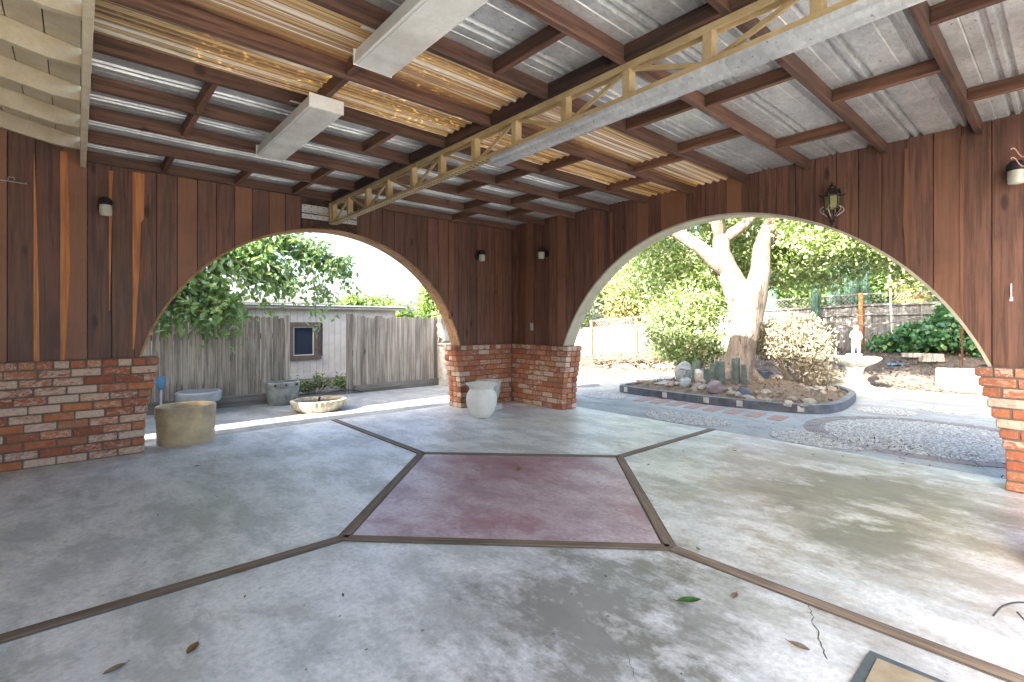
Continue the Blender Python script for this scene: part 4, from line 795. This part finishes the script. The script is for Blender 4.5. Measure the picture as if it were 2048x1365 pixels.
# carved face
t = thing('carved_mask', 'grey carved stone face mask leaning among the rocks', 'sculpture', None, (-2.72, 1.28, soilz(-2.72, 1.28)-.03)); 
bm = bmesh.new(); bmesh.ops.create_uvsphere(bm, u_segments=48, v_segments=32, radius=1)
def gs(x, y, cx, cy, sx, sy): return math.exp(-((x-cx)/sx)**2-((y-cy)/sy)**2)
for v in bm.verts:
    x, y, z = v.co; v.co = Vector((x*.135, y*.07, z*.2))
    if y > 0:
        X, Z = x, z; d = .55*gs(X, Z, 0, .0, .13, .3)*(1.25-.7*Z)+.3*(gs(X, Z, -.36, .42, .3, .07)+gs(X, Z, .36, .42, .3, .07))-.28*(gs(X, Z, -.36, .22, .2, .1)+gs(X, Z, .36, .22, .2, .1))+.16*(gs(X, Z, -.36, .22, .12, .05)+gs(X, Z, .36, .22, .12, .05))+.25*gs(X, Z, 0, -.42, .3, .06)+.25*gs(X, Z, 0, -.57, .26, .06)-.3*gs(X, Z, 0, -.495, .28, .035)+.12*gs(X, Z, 0, -.8, .25, .12)
        v.co.y += d*.07
me = bpy.data.meshes.new('face'); bm.to_mesh(me); bm.free(); fo = obj('carving', me, 'grey_stone', t, True); fo.location = (0, 0, .2); t.rotation_euler = (R(-12), R(-8), R(-47))
for s_ in (-1, 1): quick('eye', 'blue_stone', t, lambda b: b.lathe([(0, -.012), (.012, -.008), (.016, 0), (.012, .008), (0, .012)], (s_*.05, .066, .243), 12, 1.3, .5), smooth=True)
# rocks
RK = [(-2.36, 2.05, .13, .12, .12, 'rock_pink', 'rounded mauve boulder at the front of the raised bed'), (-2.35, 2.5, .16, .09, .07, 'rock_dark', 'flat dark slate blue rock near the kerb'), (-2.5, 1.15, .2, .13, .025, 'grey_stone', 'flat grey stone disc lying before the carved face'), (-2.45, 1.5, .12, .08, .11, 'grey_stone', 'angular grey slab tilted beside the carved face'),
      (-2.62, 1.72, .12, .1, .1, 'rock', 'brown boulder between the slab and the mauve boulder'), (-2.95, 1.5, .1, .1, .13, 'white_stone', 'white lumpy stone right of the carved face')]
for i, (x, y, sx, sy, sz, m, lab) in enumerate(RK): tag(rock('rock', M[m], None, (x, y, soilz(x, y)+sz*.45), sx, sy, sz, i+1, i), lab, 'rock', 'rocks in the raised bed')
for i in range(46):
    f = random.random(); x, y = [(-2.2-.4*random.random(), 1.7+1.7*f), (-2.35-.3*random.random(), .9+1.*f), (-3.2-random.random(), 2.8+.5*random.random())][i % 3 if i < 34 else 0]; s_ = random.uniform(.03, .075)
    tag(rock('rock', M['rock'], None, (x, y, soilz(x, y)+s_*.3), s_*1.3, s_, s_*.75, i+40, i), 'small rounded grey or tan stone lying in the raised bed', 'rock', 'small stones in the raised bed')
o = quick('plant_pot', 'rock_dark', None, lambda b: b.lathe([(0, 0), (.09, 0), (.12, .13), (.13, .14), (.13, .16), (.115, .16), (.1, .05), (0, .04)], seg=28), smooth='auto'); o.location = (-3.95, 2.12, soilz(-3.95, 2.12)-.02); tag(o, 'dark plastic plant pot between the trunk and the pale bush', 'pot')
o = quick('timber_offcut', 'fence', None, lambda b: b.box(-.2, .2, -.04, .04, 0, .05), bevel=.004); o.location = (-2.75, .62, .1); o.rotation_euler.z = R(115); tag(o, 'grey timber offcut lying on the left end of the bed', 'timber')
# blown-out white block and pipe behind the bed
o = quick('white_planter_box', 'white_stone', None, lambda b: b.box(-.28, .28, -.22, .22, 0, .38).box(-.31, .31, -.25, .25, .38, .42), bevel=.01); o.location = (-4.75, .3, -.02); o.rotation_euler.z = R(8); tag(o, 'white square planter box in full sun behind the left of the bed', 'planter')
o = quick('white_block', 'white_stone', None, lambda b: b.box(-.33, .33, -.3, .3, 0, .38), bevel=.015); o.location = (-6.95, 4.42, -.03); o.rotation_euler.z = R(35); tag(o, 'big white stone block in dappled sun near the right brick base', 'stone block')
# fountain with child figure
t = thing('garden_fountain', 'white stone fountain with a child figure above a shell bowl', 'fountain', None, (-5.72, 3.03, -.02))
quick('pedestal', 'white_stone', t, lambda b: b.lathe([(0, 0), (.3, 0), (.3, .05), (.24, .07), (.22, .12), (.15, .18), (.13, .3), (.15, .38), (.19, .42), (0, .42)], seg=32, sq=3.), smooth='auto')
quick('bowl', 'white_stone', t, lambda b: b.lathe([(0, .4), (.12, .405), (.22, .43), (.33, .49), (.4, .55), (.415, .575), (.4, .585), (.36, .57), (.2, .52), (0, .5)], seg=96, flute=.04, nfl=12), smooth='auto')
fg = thing('x', None, None); bpy.data.objects.remove(fg)
plz = .58
quick('plinth', 'white_stone', t, lambda b: b.box(-.13, .13, -.1, .1, .5, plz+.06), bevel=.01)
vs = [(0, 0, .24), (0, .0, .33), (0, .01, .40), (0, .01, .435), (0, .015, .50), (0, .02, .535), (-.06, 0, .39), (-.085, .03, .31), (-.04, .08, .27), (.06, 0, .39), (.09, .02, .32), (.05, .08, .28), (-.04, 0, .2), (-.04, .02, .11), (-.045, .0, .02), (-.045, .04, .0), (.04, 0, .2), (.045, .025, .11), (.045, .0, .02), (.045, .04, .0)]
ed = [(0, 1), (1, 2), (2, 3), (3, 4), (4, 5), (2, 6), (6, 7), (7, 8), (2, 9), (9, 10), (10, 11), (0, 12), (12, 13), (13, 14), (14, 15), (0, 16), (16, 17), (17, 18), (18, 19)]
skin('child_figure', 'white_stone', t, vs, ed, [.062, .06, .055, .026, .055, .045, .03, .024, .018, .03, .024, .018, .04, .032, .022, .016, .04, .032, .022, .016], 2, (-.02, .02, plz+.055), R(-60), 1.0)
# brush pile
t = thing('brush_pile', 'heap of dry brushwood and stones by the far left fence', 'brush pile'); b = MB()
for i in range(150):
    f = random.random(); x, y = -5.9-1.7*f+random.gauss(0, .2), -3.1+1.3*f+random.gauss(0, .3); z_ = gz(x, y)+.02+abs(random.gauss(0, .16))*(1-abs(2*f-.9)*.5); a = random.uniform(0, 3.14); L = random.uniform(.15, .6)
    b.tube([(x-L/2*math.cos(a), y-L/2*math.sin(a), max(gz(x, y), z_-random.uniform(0, .1))), (x, y, z_+.03), (x+L/2*math.cos(a), y+L/2*math.sin(a), z_+random.uniform(-.06, .12))], [.012, .018, .006], 5)
b.build('brushwood', 'litter', t)['kind'] = 'stuff'
for i in range(16):
    f = random.random(); x, y = -5.6-1.9*f+random.gauss(0, .15), -2.7+1.3*f+random.gauss(0, .2); s_ = random.uniform(.06, .13); rock('stone', M['rock'], t, (x, y, gz(x, y)+s_*.3), s_*1.3, s_, s_*.7, i+90, i)
crown('foliage', 'leaf_bg', t, [(-7.4, -1.9, .45, .5, .5, .25, 1)], 60, 20, .12, .07)

# back fence with lattice
bf = thing('back_fence', 'tall grey board fence with lattice top and orange posts along the yard', 'fence'); FX = -10.0
def ftop(y): return float(np.interp(y, [-14, -6.65, -3.6, 0, 2, 9], [1.0, 1.26, 1.46, 1.86, 1.92, 2.0]))
y = -8.6
while y < 6.5:
    top = ftop(y)-.27 if y > -6.7 else ftop(y)-.36; z0 = gz(FX, y)-.05
    MB().box(FX-.02, FX-random.uniform(.0, .006), y+.003, y+.136, z0, top+random.uniform(-.004, .004)).build('board', 'fence2', bf); y += .14
posts = [-6.65, -4.6, -2.5, -.35, 2.12, 4.2, 6.3]
for py in posts: quick('post', 'post', bf, lambda b: b.box(FX+.001, FX+.09, py-.045, py+.045, gz(FX, py)-.1, ftop(py)+.02), bevel=.004)
def slope_bar(y0, y1, dz, h_, x0, x1, name, m='fence2', par=bf):
    return MB().add([(x, y, ftop(y)+dz+k) for x in (x0, x1) for y in (y0, y1) for k in (0, h_)], [(0, 1, 3, 2), (4, 6, 7, 5), (0, 4, 5, 1), (2, 3, 7, 6), (0, 2, 6, 4), (1, 5, 7, 3)]).build(name, m, par)
for a, b_ in zip(posts[:-1], posts[1:]):
    slope_bar(a+.046, b_-.046, -.02, .03, FX+.002, FX+.03, 'cap_rail'); slope_bar(a+.046, b_-.046, -.31, .05, FX+.002, FX+.045, 'rail'); slope_bar(a+.046, b_-.046, -.55, .04, FX+.002, FX+.04, 'rail')
    lb = MB(); u = a-.3
    while u < b_+.3:
        for s_ in (1, -1):
            p0, p1 = (u, 0.), (u+s_*.245, .245); q = []
            ya, yb = sorted((p0[0], p1[0]))
            if ya > a+.04 and yb < b_-.04: lb.bar((FX+.012+.006*s_, p0[0], ftop(p0[0])-.262), (FX+.012+.006*s_, p1[0], ftop(p1[0])-.022), .006, .026, (1, 0, 0))
        u += .095
    lb.v = [tuple(v) for v in lb.v]; lb.build('lattice_slats', 'fence2', bf)['kind'] = 'stuff'
# ivy, vine, pole, cacti, palm at the back fence
t = thing('ivy_mass', 'dense dark green ivy heaped against the right of the back fence', 'ivy'); b = MB()
for i in range(10): b.tube([(-9.5, 3.6+.1*i, .5), (-9.3, 3.2+.2*i, 1.0), (-9.2, 2.9+.25*i, .9+.05*i)], [.02, .012, .005], 5)
b.build('stem', 'branch', t)
crown('foliage', 'leaf_ivy', t, [(-9.2, 3.55, .85, .4, .55, .3, 1.6), (-9.3, 4.1, 1.2, .35, .5, .4, 1.6), (-9.1, 4.7, .85, .5, .6, .45, 1.6), (-9.3, 2.85, .7, .25, .35, .16, .5), (-9.2, 5.4, 1.0, .4, .6, .5, 1.)], 420, 18, .1, .115, .9, .3)
t = thing('dead_vine', 'bare twisted grey vine branches on the back fence', 'vine'); b = MB()
for pts, r_ in (([(-9.75, 2.05, .5), (-9.6, 2.0, .8), (-9.5, 2.1, 1.05), (-9.5, 1.7, 1.2), (-9.5, 1.2, 1.15), (-9.4, .8, 1.25)], .035), ([(-9.5, 2.05, 1.1), (-9.4, 2.4, 1.12), (-9.4, 2.9, 1.2), (-9.45, 3.4, 1.32)], .025), ([(-9.5, 1.75, 1.2), (-9.4, 1.65, 1.35), (-9.35, 1.75, 1.42), (-9.4, 1.95, 1.4)], .03), ([(-9.4, 2.1, 1.28), (-9.35, 2.5, 1.4), (-9.4, 2.9, 1.36)], .014), ([(-9.4, 1.8, 1.15), (-9.3, 1.85, .9), (-9.3, 1.7, .65)], .02), ([(-9.3, 2.6, 1.1), (-9.1, 2.45, .85), (-9.0, 2.65, .6)], .014), ([(-9.5, 1.5, .6), (-9.4, 1.45, .9), (-9.4, 1.55, 1.1)], .014), ([(-9.5, 1.35, .55), (-9.45, 1.3, .85), (-9.5, 1.2, 1.0)], .012)):
    b.tube([tuple(np.array(p)+rng.normal(size=3)*.02) for p in pts], [r_*(1-.6*i/len(pts)) for i in range(len(pts))], 7, True, .12)
b.build('branches', 'branch', t)
tag(quick('leaning_pole', 'white_metal', None, lambda b: b.tube([(-9.5, 2.86, .45), (-9.5, 2.79, 2.7)], .02, 10)), 'slim white metal pole leaning before the back fence', 'pole')
def cactus(label, x, y, hs):
    t = thing('column_cactus', label, 'cactus', 'column cacti behind the back fence')
    for dx, dy, h_ in hs: quick('column', 'cactus', t, lambda b: b.lathe([(0, 0), (.09, 0), (.1, h_*.5), (.095, h_-.1), (.06, h_-.02), (0, h_)], (x+dx, y+dy, .4), 32, flute=.12, nfl=8), smooth=True)
cactus('cluster of tall green column cacti behind the lattice', -10.5, 1.45, ((0, 0, 2.45), (-.1, .22, 2.6), (.1, .42, 2.3), (0, .62, 2.45), (-.15, -.2, 2.1)))
cactus('pair of thin green column cacti above the fence by the trunk', -10.7, -.4, ((0, 0, 2.4), (.1, .18, 1.9), (-.1, -.2, 1.95)))
cactus('single twisted green cactus column leaning on the fence front', -9.75, 1.15, ((0, 0, 1.9),))
t = thing('fan_palm', 'fan palm with yellow green fronds and hanging dry ones behind the fence', 'palm'); PXp, PYp = -12.9, 2.6
quick('trunk', 'bark', t, lambda b: b.tube([(PXp, PYp, .2), (PXp, PYp, 1.4), (PXp, PYp, 2.9)], [.16, .15, .13], 10, True, .1), smooth=True)
def fronds(n, zc, el0, el1, L, mat, nm):
    b = MB()
    for i in range(n):
        a = random.uniform(0, 6.28); el = random.uniform(el0, el1); d = Vector((math.cos(a)*math.cos(el), math.sin(a)*math.cos(el), math.sin(el))); p = Vector((PXp, PYp, zc+random.uniform(-.15, .15))); h0 = p+d*L*.5
        x = d.cross(Vector((0, 0, 1))).normalized(); u = x.cross(d); b.bar(p, h0, .02, .01)
        for k in np.linspace(-1.15, 1.15, 15):
            dd = (d*math.cos(k)+x*math.sin(k)); tip = h0+dd*L*.55-Vector((0, 0, .12)); nn = dd.cross(u).normalized()*.022; mid = h0+dd*L*.3+u*.02
            b.add([h0, mid+nn, tip, mid-nn], [(0, 1, 2, 3)])
    b.build(nm, mat, t)
fronds(12, 1.75, -.2, 1.1, 1.0, 'leaf_palm', 'fronds'); fronds(16, 2.75, -1.3, -.5, .9, 'leaf_dry', 'dry_fronds'); fronds(12, 2.95, .0, 1.2, 1.1, 'leaf_palm', 'fronds')
# trees behind the back fence
BG = [('thin yellow tinged tree behind the far left fence', -11.6, -6.3, 3.5, .75, 'leaf_yel', 330, .12, .18), ('grey leafless looking bush left of the far fence corner', -9.4, -8.6, 2.2, .7, 'leaf_dry', 200, .1, .16), ('dark evergreen behind the yellow tinged tree', -13.5, -6.2, 4.7, 1.2, 'leaf_dark', 520, .15, .22),
      ('broad bright green tree behind the fence, left of the trunk', -13.2, -3.2, 4.6, 1.5, 'leaf_oak', 620, .15, .24), ('dense green tree behind the fence, right behind the trunk', -13.0, -.2, 4.6, 1.5, 'leaf_bg', 620, .15, .24), ('feathery green tree behind the column cacti', -12.4, 1.2, 3.6, 1.0, 'leaf_bg', 420, .11, .2), ('dark rounded tree beside the fan palm', -13.6, 1.6, 5.2, 1.2, 'leaf_dark', 480, .15, .24),
      ('tall hazy tree far behind the left fence', -12.5, -10.5, 5.2, 1.6, 'leaf_bg', 520, .18, .28), ('low clipped hedge bush behind the lattice left', -11.0, -4.4, 1.9, .6, 'leaf_yel', 170, .09, .15), ('tall leafy tree at the right behind the palm', -16.0, 3.6, 5.5, 1.6, 'leaf_bg', 420, .2, .35), ('huge green tree filling the gap over the back fence', -16.5, -2.5, 7.5, 2.8, 'leaf_dark', 800, .25, .45), ('far tall tree behind the yard at the left', -17, -9.0, 6.5, 2.4, 'leaf_bg', 700, .24, .4)]
for lab, x, y, h_, rd, m, ncl, sz, cl in BG: bg_tree(lab, x, y, h_, rd, m, ncl, 24, sz, .1, False, .1, cl)
# clutter on the mulch
tag(quick('blue_rag', 'blue', None, lambda b: b.add([(-8.3+.07*i+random.gauss(0, .01), 3.05+.06*j, .28+random.uniform(0, .05)) for i in range(5) for j in range(6)], [(i*6+j, i*6+j+1, i*6+j+7, i*6+j+6) for i in range(4) for j in range(5)])), 'crumpled blue plastic rag on the mulch before the ivy', 'rag')
for i, (x, y, L, a, lab) in enumerate(((-8.6, 3.55, .7, 1.9, 'long grey timber lying on the mulch before the ivy'), (-8.3, 3.75, .45, 2.4, 'short pale timber block at the end of the long timber'))):
    o = quick('timber', 'fence', None, lambda b: b.box(-L/2, L/2, -.06, .06, 0, .09), bevel=.005); o.location = (x, y, gz(x, y)+.03); o.rotation_euler.z = a; tag(o, lab, 'timber', 'timbers on the mulch')

# ------------------------------------------------------------------ small things on the floor
def leafobj(x, y, L, rot, mat, label, curl=.3, z=.004):
    b = MB(); q = []; n_ = 6
    for i in range(n_+1):
        f = i/n_; wv = L*.22*math.sin(math.pi*min(1, f*.95+.03))**.8
        for s_ in (-1, 0, 1): q.append(((f-.5)*L, s_*wv, abs(s_)*wv*curl*1.6+L*curl*.35*(2*f-1)**2*(1 if f > .5 else .4)))
    b.add(q, [(3*i+j, 3*i+j+1, 3*i+j+4, 3*i+j+3) for i in range(n_) for j in range(2)]); b.tube([(-.5*L, 0, L*curl*.15), (-.68*L, 0, L*curl*.3)], .0012, 5)
    o = b.build('fallen_leaf', mat, None, True); o.location = (x, y, z); o.rotation_euler = (0, 0, rot)
    return tag(o, label, 'leaf', 'fallen leaves on the floor')
def FG(px, py):
    d = 989*1.2/(py-645); r_ = (px-1024)/989*d; q = d-7.6; ca, sa = math.cos(R(41.3)), math.sin(R(41.3)); return (-ca*r_-sa*q, sa*r_-ca*q)
LV = [((4.92, 3.53), .07, .4, 'tan_leaf', 'small dark dry leaf on the pale floor at the far left'), ((4.43, 3.07), .065, 2.5, 'brown_leaf', 'orange dry leaf lying on the left wooden divider'), ((4.7, 3.58), .075, 1.0, 'brown_leaf', 'curled brown leaf below the left wooden divider'), ((3.05, 4.62), .1, 2.4, 'green_leaf', 'fresh green leaf on the floor in the lower right'), ((2.86, 4.73), .06, .2, 'tan_leaf', 'torn pale leaf beside the green leaf'), ((3.02, 5.04), .075, 1.5, 'tan_leaf', 'curled grey brown leaf near the floor crack'),
      ((2.56, 4.4), .04, .9, 'tan_leaf', 'little leaf caught on the right wooden divider'), ((1.42, 3.35), .05, .3, 'brown_leaf', 'small brown leaf just right of the red panel'), ((.42, 3.62), .05, 1.3, 'brown_leaf', 'small brown leaf left of the pair near the right arch'), ((.03, 4.15), .05, .6, 'tan_leaf', 'small leaf right of the pair near the right arch'), ((2.32, 2.72), .1, .9, 'tan_leaf', 'pale flattened leaf on the red floor panel'), ((4.27, .9), .05, .2, 'green_leaf', 'tiny dark leaf in front of the left brick base')]
for (x, y), L, rot, m, lab in LV: leafobj(x, y, L, rot, m, lab)
def cr(p, m=8):
    p = [Vector(q) for q in p]; p = [p[0]]+p+[p[-1]]; return [tuple(.5*((2*b_)+(c_-a_)*u+(2*a_-5*b_+4*c_-d_)*u*u+(3*b_-a_-3*c_+d_)*u**3)) for a_, b_, c_, d_ in zip(p, p[1:], p[2:], p[3:]) for u in np.linspace(0, 1, m, endpoint=False)]+[tuple(p[-1])]
cb = MB().tube(cr([(2.22, 5.49, .006), (2.19, 5.52, .05), (2.12, 5.58, .06), (2.06, 5.66, .02), (2.05, 5.8, .006)]), .0035, 6).tube(cr([(2.24, 5.56, .06), (2.22, 5.58, .03), (2.26, 5.63, .006), (2.2, 5.75, .006)]), .0035, 6); o = cb.build('cable', 'hose', None, True); tag(o, 'thin dark cable curling on the floor at the right edge', 'cable')
t = thing('tile_panel', 'square panel of tan slate tiles with a grey border in the floor', 'tile panel', None, (2.86, 5.22, .0)); 
quick('border', 'tile_b', t, lambda b: b.box(0, .62, 0, .62, .0006, .012)); 
for i in range(3):
    for j in range(3):
        x0, y0 = .03+i*.19, .03+j*.19; quick('tile', 'tile', t, lambda b: b.prism([(x0+random.uniform(0, .012), y0), (x0+.18, y0+random.uniform(0, .01)), (x0+.178, y0+.18), (x0, y0+.176)], 'z', .0125, .017))

db = litter('floor_debris', lambda N: [(random.uniform(.2, 4.8), random.uniform(.6, 5.3)) for _ in range(N)], 60, None, .016, lambda x, y: .001); tag(db, 'tiny dark crumbs and leaf bits scattered on the patio floor', 'debris')
